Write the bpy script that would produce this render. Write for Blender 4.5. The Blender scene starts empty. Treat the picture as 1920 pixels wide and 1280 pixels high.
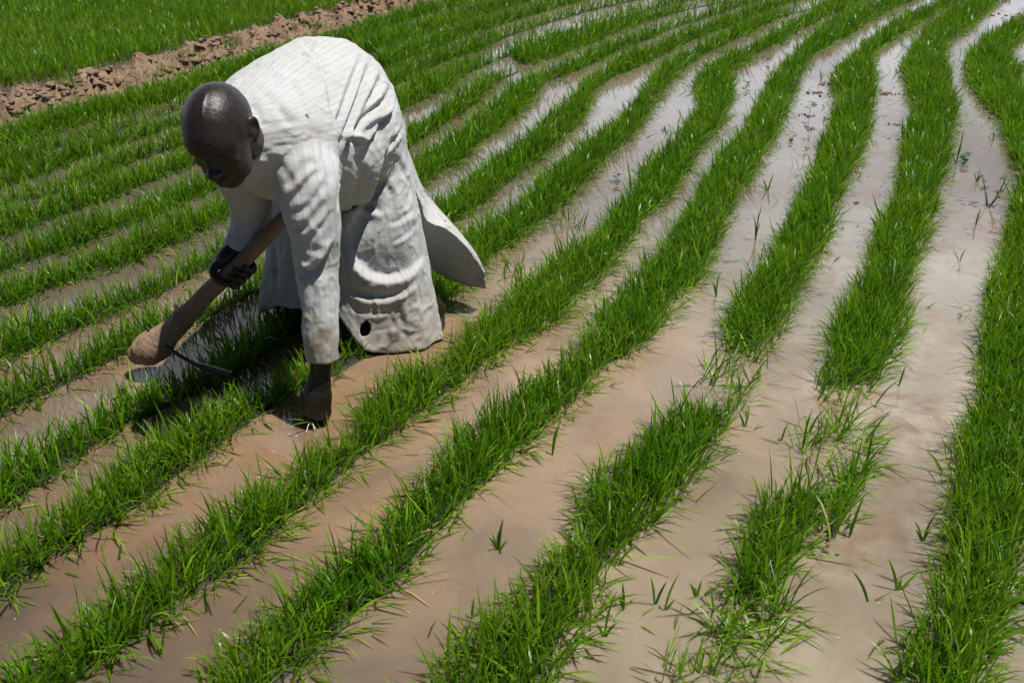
import bpy, bmesh, math, random
import numpy as np
from mathutils import Vector, Matrix
from mathutils.bvhtree import BVHTree

random.seed(7)
RNG = np.random.default_rng(11)
scene = bpy.context.scene
COL = scene.collection

# ------------------------------------------------------------------ camera geometry
CAM_H, PITCH, FPX = 1.5, math.radians(28.0), 1867.0
CP, SP = math.cos(PITCH), math.sin(PITCH)
CAM = np.array([0.0, 0.0, CAM_H])
FW = np.array([0.0, CP, -SP]); RT = np.array([1.0, 0, 0]); UP = np.array([0.0, SP, CP])

def ray(px, py):
    return FW + RT * (px - 960.0) / FPX + UP * (640.0 - py) / FPX
def gnd(px, py, z=0.0):            # photo pixel -> point on the horizontal plane at height z
    d = ray(px, py); t = (z - CAM_H) / d[2]
    return CAM + d * t
def PY(px, py, Y):                 # photo pixel -> point at forward distance Y
    d = ray(px, py); return CAM + d * (Y / d[1])
def V(*a): return np.array(a, dtype=float)
def unit(v): v = np.asarray(v, float); return v / max(1e-9, np.linalg.norm(v))

cam_d = bpy.data.cameras.new("camera"); cam_o = bpy.data.objects.new("camera", cam_d)
COL.objects.link(cam_o); scene.camera = cam_o
cam_o.location = CAM; cam_o.rotation_euler = (math.pi / 2 - PITCH, 0, 0)
cam_d.sensor_width = 36; cam_d.lens = FPX / 1920 * 36
cam_d.clip_start = 0.05; cam_d.clip_end = 2000
cam_d.dof.use_dof = True; cam_d.dof.focus_distance = 2.6; cam_d.dof.aperture_fstop = 9.0

# ------------------------------------------------------------------ tagging
def tag(o, label=None, cat=None, group=None, kind=None):
    if label: o['label'] = label
    if cat: o['category'] = cat
    if group: o['group'] = group
    if kind: o['kind'] = kind
    return o
def link(name, me, parent=None, mat=None):
    o = bpy.data.objects.new(name, me); COL.objects.link(o)
    if parent is not None: o.parent = parent
    if mat is not None and me is not None: me.materials.append(mat)
    return o
def empty(name, loc):
    o = bpy.data.objects.new(name, None); COL.objects.link(o); o.location = loc
    o.empty_display_size = 0.1
    return o
def mesh_np(name, verts, quads, smooth=True):
    me = bpy.data.meshes.new(name)
    verts = np.ascontiguousarray(verts, dtype=np.float32).reshape(-1, 3)
    quads = np.ascontiguousarray(quads, dtype=np.int32)
    n, k = quads.shape
    me.vertices.add(len(verts)); me.vertices.foreach_set('co', verts.ravel())
    me.loops.add(n * k); me.loops.foreach_set('vertex_index', quads.ravel())
    me.polygons.add(n)
    me.polygons.foreach_set('loop_start', np.arange(0, n * k, k, dtype=np.int32))
    me.polygons.foreach_set('loop_total', np.full(n, k, dtype=np.int32))
    me.update(calc_edges=True)
    if smooth: me.polygons.foreach_set('use_smooth', np.ones(n, dtype=bool))
    return me
def set_attr(me, name, arr, typ='FLOAT'):
    a = me.attributes.new(name, typ, 'POINT')
    key = {'FLOAT': 'value', 'FLOAT_COLOR': 'color', 'FLOAT_VECTOR': 'vector'}[typ]
    a.data.foreach_set(key, np.ascontiguousarray(arr, dtype=np.float32).ravel())

# cheap smooth value noise
_perm = RNG.random((64, 64))
def vnoise(x, y):
    x = np.asarray(x, float); y = np.asarray(y, float)
    xi = np.floor(x).astype(int); yi = np.floor(y).astype(int)
    fx = x - xi; fy = y - yi
    fx = fx * fx * (3 - 2 * fx); fy = fy * fy * (3 - 2 * fy)
    g = lambda a, b: _perm[a % 64, b % 64]
    return (g(xi, yi) * (1 - fx) + g(xi + 1, yi) * fx) * (1 - fy) + (g(xi, yi + 1) * (1 - fx) + g(xi + 1, yi + 1) * fx) * fy
def fbm(x, y, o=3):
    s = 0; a = .5; t = 0
    for k in range(o):
        s = s + a * vnoise(x * 2 ** k + 13.7 * k, y * 2 ** k + 5.1 * k); t += a; a *= .5
    return s / t

# ------------------------------------------------------------------ materials
def new_mat(name):
    m = bpy.data.materials.new(name); m.use_nodes = True
    nt = m.node_tree; nt.nodes.clear()
    out = nt.nodes.new('ShaderNodeOutputMaterial')
    return m, nt, out
class NB:
    def __init__(s, nt): s.nt = nt
    def n(s, typ, **kw):
        nd = s.nt.nodes.new(typ)
        for k, v in kw.items():
            if k.startswith('_'): setattr(nd, k[1:], v)
            else:
                key = int(k[1:]) if k[0] == 'i' and k[1:].isdigit() else k.replace('__', ' ')
                s.set(nd.inputs[key], v)
        return nd
    def set(s, inp, v):
        if isinstance(v, bpy.types.NodeSocket): s.nt.links.new(v, inp)
        else: inp.default_value = v
    def noise(s, vec, scale, detail=4, rough=.55, dist=0):
        nd = s.n('ShaderNodeTexNoise'); 
        if vec is not None: s.set(nd.inputs['Vector'], vec)
        nd.inputs['Scale'].default_value = scale; nd.inputs['Detail'].default_value = detail
        nd.inputs['Roughness'].default_value = rough; nd.inputs['Distortion'].default_value = dist
        return nd.outputs['Fac']
    def ramp(s, fac, stops):
        nd = s.n('ShaderNodeValToRGB'); s.set(nd.inputs['Fac'], fac)
        el = nd.color_ramp.elements
        while len(el) < len(stops): el.new(0.5)
        for e, (p, c) in zip(el, stops): e.position = p; e.color = (*c, 1) if len(c) == 3 else c
        return nd.outputs['Color']
    def mix(s, fac, a, b, mode='MIX'):
        nd = s.n('ShaderNodeMix', _data_type='RGBA', _blend_type=mode)
        s.set(nd.inputs[0], fac); s.set(nd.inputs[6], a if not isinstance(a, tuple) else (*a, 1) if len(a) == 3 else a)
        s.set(nd.inputs[7], b if not isinstance(b, tuple) else (*b, 1) if len(b) == 3 else b)
        return nd.outputs[2]
    def math(s, op, a, b=0.0, clamp=False):
        nd = s.n('ShaderNodeMath', _operation=op); nd.use_clamp = clamp
        s.set(nd.inputs[0], a); s.set(nd.inputs[1], b); return nd.outputs[0]
    def mapr(s, v, a, b, c=0.0, d=1.0):
        nd = s.n('ShaderNodeMapRange'); s.set(nd.inputs[0], v)
        for i, x in zip((1, 2, 3, 4), (a, b, c, d)): nd.inputs[i].default_value = x
        return nd.outputs[0]
    def attr(s, name):
        nd = s.n('ShaderNodeAttribute'); nd.attribute_name = name; return nd
    def bump(s, h, strength=.5, dist=.01, normal=None):
        nd = s.n('ShaderNodeBump'); s.set(nd.inputs['Height'], h)
        nd.inputs['Strength'].default_value = strength; nd.inputs['Distance'].default_value = dist
        if normal is not None: s.set(nd.inputs['Normal'], normal)
        return nd.outputs['Normal']
    def pos(s): return s.n('ShaderNodeNewGeometry').outputs['Position']
    def obj(s): return s.n('ShaderNodeTexCoord').outputs['Object']
    def bsdf(s, out, **kw):
        b = s.n('ShaderNodeBsdfPrincipled', **kw); s.nt.links.new(b.outputs[0], out.inputs[0]); return b

def mat_blade():
    m, nt, out = new_mat('rice_leaf'); b = NB(nt)
    a = b.attr('tint'); sep = b.n('ShaderNodeSeparateColor'); b.set(sep.inputs[0], a.outputs['Color'])
    rnd, hgt, pat = sep.outputs[0], sep.outputs[1], sep.outputs[2]
    base = b.ramp(rnd, [(0, (.015, .072, .002)), (.4, (.056, .165, .003)), (.74, (.17, .335, .008)), (.92, (.34, .48, .05)), (.975, (.42, .42, .12)), (1, (.46, .36, .15))])
    base = b.mix(b.mapr(pat, .46, .84, 0, .6), base, (.15, .26, .010))
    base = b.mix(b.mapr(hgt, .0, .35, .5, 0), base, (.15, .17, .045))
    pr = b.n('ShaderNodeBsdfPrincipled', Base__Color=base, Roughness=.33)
    pr.inputs['Specular IOR Level'].default_value = .28
    tr = b.n('ShaderNodeBsdfTranslucent'); b.set(tr.inputs[0], b.mix(.5, base, (.24, .50, .012)))
    mx = b.n('ShaderNodeMixShader'); mx.inputs[0].default_value = .38
    nt.links.new(pr.outputs[0], mx.inputs[1]); nt.links.new(tr.outputs[0], mx.inputs[2])
    nt.links.new(mx.outputs[0], out.inputs[0]); return m

def mat_water():
    m, nt, out = new_mat('muddy_water'); b = NB(nt)
    p = b.pos()
    n1 = b.noise(p, .9, 3, .5); n2 = b.noise(p, 3.2, 5, .6, .8); n3 = b.noise(p, 9, 6, .6, 1.0)
    sp = b.n('ShaderNodeSeparateXYZ'); b.set(sp.inputs[0], p)
    # clay clouds stirred up round the digging, greyer and darker settled water to the left
    dv = b.n('ShaderNodeVectorMath', _operation='DISTANCE'); b.set(dv.inputs[0], p); dv.inputs[1].default_value = (-.38, 2.55, 0)
    stir = b.mapr(dv.outputs['Value'], .35, 1.5, 1, 0)
    stir = b.math('MULTIPLY', stir, b.mapr(n2, .3, .62, .35, 1), True)
    clear = b.ramp(b.math('ADD', b.math('MULTIPLY', n1, .6), b.math('MULTIPLY', n2, .4)),
                   [(.34, (.145, .120, .088)), (.48, (.25, .214, .160)), (.62, (.39, .340, .265))])
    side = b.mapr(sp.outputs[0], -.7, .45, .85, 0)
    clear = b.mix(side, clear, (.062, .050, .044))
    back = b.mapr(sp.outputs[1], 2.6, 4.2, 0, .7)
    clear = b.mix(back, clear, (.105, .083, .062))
    red = b.math('MULTIPLY', b.mapr(n3, .45, .7, 0, 1), b.mapr(b.noise(p, 1.3, 2, .5), .46, .62, 0, .8), True)
    clear = b.mix(red, clear, (.17, .085, .05))
    col = b.mix(b.math('MULTIPLY', stir, .8), clear, (.33, .205, .118))
    # faint wind-gathered scum
    wv = b.noise(p, 14, 5, .6, .6); wv2 = b.noise(p, 3.0, 2, .5)
    hb = b.math('ADD', b.math('MULTIPLY', wv, .35), wv2)
    nrm = b.bump(hb, .06, .01)
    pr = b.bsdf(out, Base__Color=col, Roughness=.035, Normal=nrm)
    pr.inputs['IOR'].default_value = 1.5
    pr.inputs['Subsurface Weight'].default_value = 1.0; pr.inputs['Subsurface Radius'].default_value = (1.0, .8, .6); pr.inputs['Subsurface Scale'].default_value = .035
    return m

def mat_soil(name, c0, c1, scale=1.0):
    m, nt, out = new_mat(name); b = NB(nt); p = b.pos()
    n1 = b.noise(p, 9 * scale, 6, .65); n2 = b.noise(p, 60 * scale, 5, .6)
    col = b.mix(b.mapr(n1, .35, .65), c0, c1)
    col = b.mix(b.mapr(n2, .4, .7, 0, .45), col, tuple(x * .45 for x in c0))
    b.bsdf(out, Base__Color=col, Roughness=.95, Normal=b.bump(b.math('ADD', n1, n2), .8, .012))
    return m

def mat_skin():
    m, nt, out = new_mat('skin'); b = NB(nt); p = b.obj()
    n1 = b.noise(p, 18, 4, .55); n2 = b.noise(p, 160, 3, .6)
    col = b.mix(b.mapr(n1, .35, .65), (.009, .0048, .0040), (.018, .0098, .0082))
    sp = b.n('ShaderNodeSeparateXYZ'); b.set(sp.inputs[0], p)
    mud = b.math('MULTIPLY', b.mapr(sp.outputs[2], .03, .12, 1, 0), b.mapr(b.noise(p, 35, 4, .6), .35, .6, 0, 1), True)
    col = b.mix(b.math('MULTIPLY', mud, .03), col, (.10, .06, .04))
    rough = b.mapr(n2, .3, .7, .36, .52)
    pr = b.bsdf(out, Base__Color=col, Roughness=rough, Normal=b.bump(b.math('ADD', b.math('MULTIPLY', n2, .6), b.noise(p, 45, 4, .6)), .4, .0035))
    pr.inputs['Specular IOR Level'].default_value = .55
    return m

def mat_robe():
    m, nt, out = new_mat('striped_cotton'); b = NB(nt); p = b.obj()
    s = b.attr('stripe').outputs['Fac']; t = b.attr('along').outputs['Fac']; dirt = b.attr('dirt').outputs['Fac']
    wob = b.math('MULTIPLY', b.noise(p, 25, 3, .5), .0022)
    ss = b.math('ADD', s, wob)
    def line(period, off, w):
        f = b.math('FRACT', b.math('DIVIDE', b.math('ADD', ss, off), period))
        d = b.math('ABSOLUTE', b.math('SUBTRACT', f, .5))
        return b.mapr(d, w / period * .5, w / period * .5 + .05, 1, 0)
    l1 = line(.0175, .0, .0009); l2 = line(.035, .006, .0008); l3 = line(.0185, .008, .0040)
    base = b.mix(b.mapr(b.noise(p, 4, 4, .6), .35, .65), (.495, .51, .515), (.525, .56, .59))
    base = b.mix(b.math('MULTIPLY', l3, .06), base, (.80, .81, .80))
    brk = b.mapr(b.noise(p, 60, 2, .5), .3, .6, .45, 1)
    base = b.mix(b.math('MULTIPLY', b.math('MULTIPLY', l1, .62), brk), base, (.30, .32, .36))
    base = b.mix(b.math('MULTIPLY', b.math('MULTIPLY', l2, .32), brk), base, (.26, .27, .32))
    # dirt and splashes towards hem and cuffs, brown patches
    base = b.mix(b.math('MULTIPLY', dirt, .75, True), base, (.47, .43, .35), 'MIX')
    dn = b.noise(p, 22, 6, .65, .3)
    dm = b.math('MULTIPLY', dirt, b.mapr(dn, .38, .66, .25, 1), True)
    base = b.mix(b.math('MULTIPLY', dm, .70), base, (.25, .19, .13))
    st = b.attr('stain').outputs['Fac']
    base = b.mix(b.math('MULTIPLY', st, b.mapr(b.noise(p, 50, 4, .6), .3, .6, .55, 1), True), base, (.085, .05, .034))
    sp = b.math('MULTIPLY', b.mapr(b.noise(p, 38, 3, .7), .66, .72, 0, .5), b.mapr(b.noise(p, 3, 2, .5), .5, .65, 0, 1), True)
    base = b.mix(sp, base, (.36, .29, .21))
    weave = b.n('ShaderNodeTexVoronoi'); b.set(weave.inputs['Vector'], p); weave.inputs['Scale'].default_value = 900
    cr = b.noise(p, 42, 6, .62, .9); cr2 = b.noise(p, 110, 4, .6, .4)
    h = b.math('ADD', b.math('MULTIPLY', cr, 1.0), b.math('MULTIPLY', cr2, .35))
    nrm = b.bump(h, .35, .005)
    pr = b.n('ShaderNodeBsdfPrincipled', Base__Color=base, Roughness=.85, Normal=nrm)
    pr.inputs['Specular IOR Level'].default_value = .2
    pr.inputs['Sheen Weight'].default_value = .08
    tl = b.n('ShaderNodeBsdfTranslucent'); b.set(tl.inputs[0], base)
    mx = b.n('ShaderNodeMixShader'); mx.inputs[0].default_value = .07
    nt.links.new(pr.outputs[0], mx.inputs[1]); nt.links.new(tl.outputs[0], mx.inputs[2]); nt.links.new(mx.outputs[0], out.inputs[0])
    return m

def mat_simple(name, col, rough=.6, metal=0.0, nscale=30, var=.3, bump=.3, bdist=.002, col2=None):
    m, nt, out = new_mat(name); b = NB(nt); p = b.obj()
    n = b.noise(p, nscale, 5, .6)
    c2 = col2 if col2 else tuple(x * (1 - var) for x in col)
    c = b.mix(b.mapr(n, .35, .65), col, c2)
    pr = b.bsdf(out, Base__Color=c, Roughness=rough, Metallic=metal, Normal=b.bump(n, bump, bdist))
    return m

def mat_wood():
    m, nt, out = new_mat('worn_wood'); b = NB(nt)
    t = b.attr('along').outputs['Fac']; r = b.attr('round').outputs['Fac']
    cv = b.n('ShaderNodeCombineXYZ'); b.set(cv.inputs[0], b.math('MULTIPLY', t, 3.0)); b.set(cv.inputs[1], b.math('MULTIPLY', r, 7.0))
    g = b.noise(cv.outputs[0], 4.5, 6, .65, .3); p = b.obj()
    g2 = b.noise(p, 22, 4, .6)
    col = b.mix(b.mapr(g, .35, .65), (.17, .105, .065), (.33, .225, .15))
    col = b.mix(b.mapr(g2, .55, .72, 0, .6), col, (.09, .06, .045))
    knob = b.mapr(t, .60, .655, 0, 1)
    mud = b.math('MULTIPLY', knob, b.mapr(b.noise(p, 30, 5, .65), .33, .6, .45, 1), True)
    col = b.mix(b.math('MULTIPLY', mud, .6), col, (.33, .21, .14))
    h = b.math('ADD', g, b.math('MULTIPLY', b.math('MULTIPLY', knob, b.noise(p, 90, 5, .7)), 1.6))
    b.bsdf(out, Base__Color=col, Roughness=.7, Normal=b.bump(h, .6, .004))
    return m

M_BLADE = mat_blade(); M_WATER = mat_water(); M_SKIN = mat_skin(); M_ROBE = mat_robe(); M_WOOD = mat_wood()
M_BANK = mat_soil('dry_earth', (.175, .112, .070), (.30, .210, .140)); M_GROUND = mat_soil('field_earth', (.20, .135, .09), (.13, .13, .06), .2)
M_ROW_SHADE = mat_simple('row_shade_dark', (.022, .020, .009), .6, 0, 30, .5)  # near-black colour that stands in for shade inside the rows
M_IRON = mat_simple('forged_iron', (.05, .048, .048), .45, .8, 60, .4, .6, .002, (.11, .085, .07))
M_WEED = mat_simple('weed_leaf', (.045, .12, .03), .5, 0, 40, .4)
M_STEM = mat_simple('weed_stem', (.09, .06, .05), .6, 0, 60, .4)
M_DEBRIS = mat_simple('plant_debris', (.16, .085, .06), .6, 0, 40, .5)
M_FOAM = mat_simple('foam_bubble', (.48, .43, .37), .35, 0, 60, .15)
M_ROOT = mat_simple('pale_root', (.75, .72, .66), .6, 0, 60, .1)
M_WHITE = mat_simple('white_plastic', (.7, .7, .7), .5, 0, 20, .15)

# ------------------------------------------------------------------ world and sun
SHX, SHY = -.34, .10                  # shadow displacement per metre of height
sun_dir = unit(V(-SHX, -SHY, 1.0))     # towards the sun
elev = math.asin(sun_dir[2]); azim = math.atan2(sun_dir[0], sun_dir[1])
w = bpy.data.worlds.new("World"); scene.world = w; w.use_nodes = True
wn = w.node_tree; wn.nodes.clear()
wo = wn.nodes.new('ShaderNodeOutputWorld'); bg = wn.nodes.new('ShaderNodeBackground'); sk = wn.nodes.new('ShaderNodeTexSky')
sk.sky_type = 'NISHITA'; sk.sun_disc = False; sk.sun_elevation = elev; sk.sun_rotation = azim
sk.air_density = .32; sk.dust_density = .5; sk.ozone_density = 1.0; sk.altitude = 300
bg.inputs[1].default_value = .05
wb = NB(wn); wd = wb.n('ShaderNodeTexCoord').outputs['Generated']
wz = wb.n('ShaderNodeSeparateXYZ'); wb.set(wz.inputs[0], wd)
wmap = wb.n('ShaderNodeMapping'); wb.set(wmap.inputs[0], wd); wmap.inputs['Scale'].default_value = (1, 1, 2.6)
cl_ = wb.noise(wmap.outputs[0], 2.1, 6, .55, .3)
cm_ = wb.math('MULTIPLY', wb.mapr(cl_, .34, .56, .1, 1), wb.mapr(wz.outputs[2], .66, .40), True)
cm_ = wb.math('MULTIPLY', cm_, wb.mapr(wz.outputs[1], .1, .6), True)
cloud = wb.mix(cm_, sk.outputs[0], (22.0, 23.3, 26.5))
wn.links.new(cloud, bg.inputs[0]); wn.links.new(bg.outputs[0], wo.inputs[0])
sl = bpy.data.lights.new('sun', 'SUN'); sl.energy = 5.0; sl.angle = math.radians(.53); sl.color = (1, .955, .89)
so = bpy.data.objects.new('sun', sl); COL.objects.link(so)
so.rotation_euler = Vector(sun_dir).to_track_quat('Z', 'Y').to_euler(); so.location = (3, -2, 9)
scene.cycles.diffuse_bounces = 1; scene.cycles.max_bounces = 8; scene.cycles.transparent_max_bounces = 8
scene.view_settings.view_transform = 'Standard'; scene.view_settings.look = 'None'
scene.view_settings.exposure = 0.24; scene.view_settings.gamma = 1.0; scene.view_settings.use_curve_mapping = False

# ------------------------------------------------------------------ ground and water
def sheet(name, x0, x1, y0, y1, z, mat, label):
    me = mesh_np(name, [(x0, y0, z), (x1, y0, z), (x1, y1, z), (x0, y1, z)], [[0, 1, 2, 3]], False)
    return tag(link(name, me, None, mat), label, None, None, 'structure')
sheet('ground', -400, 400, -400, 400, -.06, M_GROUND, 'brown earth under and beyond the flooded rice beds')
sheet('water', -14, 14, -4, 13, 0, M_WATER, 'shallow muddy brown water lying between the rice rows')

# ------------------------------------------------------------------ blades
def blades(base, length, width, lean, azi, curl, rnd, pat, face=None, K=4, sink=.012):
    """base (N,3), lean angle from vertical, azi of lean, curl extra bend; returns verts (N,K+1,2,3) and tint"""
    N = len(base)
    d = np.stack([np.cos(azi), np.sin(azi), np.zeros(N)], 1)
    fa = azi + math.pi / 2 + RNG.normal(0, .7, N) if face is None else face
    side = np.stack([np.cos(fa), np.sin(fa), np.zeros(N)], 1)
    pts = np.zeros((N, K + 1, 3)); cur = base.copy(); cur[:, 2] -= sink
    seg = (length + sink) / K
    wprof = np.interp(np.linspace(0, 1, K + 1), [0, .3, .6, .85, 1], [.62, .95, 1, .55, .04])
    verts = np.zeros((N, K + 1, 2, 3)); hg = np.zeros((N, K + 1, 2))
    for k in range(K + 1):
        pts[:, k] = cur
        hw = (width * wprof[k] * .5)[:, None]
        verts[:, k, 0] = cur - side * hw; verts[:, k, 1] = cur + side * hw; hg[:, k] = k / K
        ang = np.clip(lean + curl * ((k + .5) / K) ** 1.8, -1.2, 2.2)
        stp = d * np.sin(ang)[:, None] + np.array([0, 0, 1.0]) * np.cos(ang)[:, None]
        cur = cur + stp * seg[:, None]
        low = cur[:, 2] < .004
        if k >= 1: cur[low, 2] = .004
    tint = np.zeros((N, K + 1, 2, 4)); tint[..., 0] = rnd[:, None, None]; tint[..., 1] = hg; tint[..., 2] = pat[:, None, None]; tint[..., 3] = 1
    return verts.reshape(-1, 3), tint.reshape(-1, 4), K
def blade_obj(name, parts, parent=None, mat=None):
    vs, ts, qs, off = [], [], [], 0
    for v, t, K in parts:
        N = len(v) // ((K + 1) * 2)
        b = (np.arange(N) * (K + 1) * 2)[:, None, None]; k = (np.arange(K) * 2)[None, :, None]
        q = b + k + np.array([0, 1, 3, 2])[None, None, :]
        qs.append(q.reshape(-1, 4) + off); vs.append(v); ts.append(t); off += len(v)
    me = mesh_np(name, np.concatenate(vs), np.concatenate(qs)); set_attr(me, 'tint', np.concatenate(ts), 'FLOAT_COLOR')
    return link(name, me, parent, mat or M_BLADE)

def resample(pts, n):
    pts = np.asarray(pts, float); d = np.r_[0, np.cumsum(np.linalg.norm(np.diff(pts[:, :2], axis=0), axis=1))]
    t = np.linspace(0, d[-1], n)
    return np.stack([np.interp(t, d, pts[:, k]) for k in range(pts.shape[1])], 1)

BASE_DENS = 11500.0
def grow_row(name, UL, LR, label, dens=None, ext=(0, 0), hmul=1.0, idx=0):
    """UL / LR: traced outlines of a row (upper-left tips and lower-right foot), same order"""
    A = np.array([gnd(x, y, .075) for x, y in UL])[:, :2]; B = np.array([gnd(x, y, .02) for x, y in LR])[:, :2]
    A = np.c_[A, np.ones(len(A)) if dens is None else dens]
    n = max(30, int(np.linalg.norm(A[0, :2] - A[-1, :2]) / .05))
    A = resample(A, n); B = resample(B, n)
    D = A[:, 2]
    for _ in range(2):
        A[1:-1, :2] = (A[:-2, :2] + 2 * A[1:-1, :2] + A[2:, :2]) / 4; B[1:-1] = (B[:-2] + 2 * B[1:-1] + B[2:]) / 4
    A = A[:, :2]
    for end, L in ((0, ext[0]), (1, ext[1])):
        if L > 0:
            m = int(L / .05)
            if end == 0:
                dA = unit(A[0] - A[6]); dB = dA
                A = np.r_[[A[0] + dA * .05 * k for k in range(m, 0, -1)], A]; B = np.r_[[B[0] + dB * .05 * k for k in range(m, 0, -1)], B]; D = np.r_[np.full(m, D[0]), D]
            else:
                dA = unit(A[-1] - A[-7]); dB = dA
                A = np.r_[A, [A[-1] + dA * .05 * k for k in range(1, m + 1)]]; B = np.r_[B, [B[-1] + dB * .05 * k for k in range(1, m + 1)]]; D = np.r_[D, np.full(m, D[-1])]
    dv_ = B - A; dl_ = np.linalg.norm(dv_, axis=1)[:, None]; dv_ = dv_ / np.maximum(dl_, 1e-6); tg_ = np.gradient((A + B) / 2, axis=0); tg_ /= np.linalg.norm(tg_, axis=1)[:, None]
    sn_ = np.maximum(np.abs(dv_[:, 0] * tg_[:, 1] - dv_[:, 1] * tg_[:, 0]), .3)[:, None]
    lf_ = np.clip((((A + B)[:, 0] / 2) + .1) / .9, 0, 1)[:, None]
    nf_ = np.clip((3.9 - ((A + B)[:, 1] / 2)) / .8, 0, 1)[:, None]
    lf_ = np.maximum(lf_, nf_ * .52); ins = np.minimum(.027 / sn_, dl_ * .2) * (-.30 * (1 - lf_) + lf_); A = A + dv_ * ins * .8; B = B - dv_ * ins * 1.1
    n = len(A)
    C = (A + B) / 2; wid = np.linalg.norm(A - B, axis=1); seg = np.linalg.norm(np.diff(C, axis=0), axis=1)
    tang = np.gradient(C, axis=0); tang /= np.linalg.norm(tang, axis=1)[:, None]
    perpw = np.abs((A - B)[:, 0] * tang[:, 1] - (A - B)[:, 1] * tang[:, 0])
    far = C[:, 1]
    dm = D * np.clip(1.25 - far * .085, .42, 1.0)
    wgt = seg * (perpw[:-1] + perpw[1:]) / 2 * (dm[:-1] + dm[1:]) / 2
    N = int(wgt.sum() * BASE_DENS)
    cs = np.r_[0, np.cumsum(wgt)] / wgt.sum()
    u = np.interp(RNG.random(N), cs, np.arange(n))
    i = np.minimum(u.astype(int), n - 2); f = (u - i)[:, None]
    a = A[i] * (1 - f) + A[i + 1] * f; b_ = B[i] * (1 - f) + B[i + 1] * f
    # ragged outline: edges wander in and out
    uu = u * .05
    e0 = (fbm(uu * 5 + idx * 3.1, idx * 7.7 + uu * 0, 3) - .5) * .26; e1 = (fbm(uu * 5 + 31 + idx * 2.3, idx * 5.3 + uu * 0, 3) - .5) * .26
    t = RNG.random(N); t = np.where(RNG.random(N) < .035, RNG.normal(.5, .45, N), t)
    tt = e0 + t * (1 - e0 + e1)
    pos = a * (1 - tt[:, None]) + b_ * tt[:, None]
    # plants stand in small tufts
    tf = RNG.normal(0, .006, (N, 2)); q = .022
    cell = np.round(pos / q) * q + (np.stack([vnoise(pos[:, 0] * 90, pos[:, 1] * 90), vnoise(pos[:, 1] * 90 + 9, pos[:, 0] * 90)], 1) - .5) * .02
    pos = pos * .55 + cell * .45 + tf
    dl = np.interp(u, np.arange(n), D)
    clump = fbm(pos[:, 0] * 7 + idx, pos[:, 1] * 7, 2)
    trod = (((pos[:, 0] + .40) / .235) ** 2 + ((pos[:, 1] - 2.80) / .19) ** 2 < 1 + .3 * vnoise(pos[:, 0] * 30, pos[:, 1] * 30)) | (((pos[:, 0] + .47) / .06) ** 2 + ((pos[:, 1] - 2.31) / .07) ** 2 < 1)
    keep = (dl > .75) | (clump > .62 - dl * .45)
    keep &= ~trod
    pos, t, u, dl, clump, i = pos[keep], t[keep], u[keep], dl[keep], clump[keep], i[keep]; N = len(pos)
    edge = np.clip((np.abs(t - .5) * 2), 0, 1.3)
    # outward direction
    od = (B - A)[i]; od /= np.linalg.norm(od, axis=1)[:, None]; od = od * np.sign(t - .5)[:, None]
    az_out = np.arctan2(od[:, 1], od[:, 0])
    az = RNG.uniform(-math.pi, math.pi, N)
    use = RNG.random(N) < (.12 + .62 * edge ** 3)
    az = np.where(use, az_out + RNG.normal(0, .7, N), az)
    L = .94 * (.072 + .066 * RNG.random(N) ** 1.2) * (.68 + .62 * clump) * hmul
    L *= np.where(RNG.random(N) < .06, 1.35, 1.0)
    L *= 1 - .18 * (use & (edge > .7))
    L *= 1 - .45 * np.exp(-(((pos[:, 0] + .93) / .16) ** 2 + ((pos[:, 1] - 2.50) / .13) ** 2))
    lean = np.abs(RNG.normal(.22, .22, N)) + use * edge ** 2 * .34
    curl = np.abs(RNG.normal(.50, .52, N)) + use * edge ** 2 * RNG.random(N) * 1.1
    flat = (RNG.random(N) < .035 + .10 * edge * (t > .5) + (dl < .7) * .22)
    lean = np.where(flat, RNG.uniform(.8, 1.35, N), lean); az = np.where(flat & (RNG.random(N) < .6), RNG.normal(-.5, .6, N), az)
    fm = 1 + np.clip((pos[:, 1] - 3) * .1, 0, .75)
    W = (.0028 + .0040 * RNG.random(N) ** 1.4) * fm
    P = np.c_[pos, np.zeros(N)]
    rnd = np.clip(RNG.beta(2.0, 2.6, N) * .93 + (RNG.random(N) < .012) * .5 + flat * .26, 0, 1)  # flattened blades tinted lighter, the gloss and sun they catch put into colour
    pat = fbm(pos[:, 0] * 2.3 + 4, pos[:, 1] * 2.3 + idx * .3, 3) + RNG.normal(0, .06, N)
    # a wind-sway common to neighbours
    sw = (vnoise(pos[:, 0] * 5 + 40, pos[:, 1] * 5) - .35) * .7
    v, tn, K = blades(P, L, W, lean + sw * np.cos(az - .2), az, curl, rnd, pat)
    M_ = N // 3                                                    # short under-leaves that close the row at its foot
    j = RNG.choice(N, M_, replace=False); j = j[np.abs(t[j] - .5) < .46]; M_ = len(j)
    v2, tn2, K2 = blades(P[j] + np.c_[RNG.normal(0, .006, (M_, 2)), np.zeros(M_)], RNG.uniform(.02, .05, M_), W[j] * 1.25, np.abs(RNG.normal(.5, .3, M_)), RNG.uniform(-3.14, 3.14, M_), np.abs(RNG.normal(.5, .4, M_)), np.clip(rnd[j] * .7, 0, 1), pat[j] * 0 + .2, None, 2)
    o = blade_obj(name, [(v, tn, K), (v2, tn2, K2)])
    # dark strip added under the row, painted shade for gaps between blades
    bw = .45 * np.clip((D - .55) / .35, 0, 1); ts = np.linspace(-1, 1, 7); bvx = np.zeros((n, 7, 3))
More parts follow.
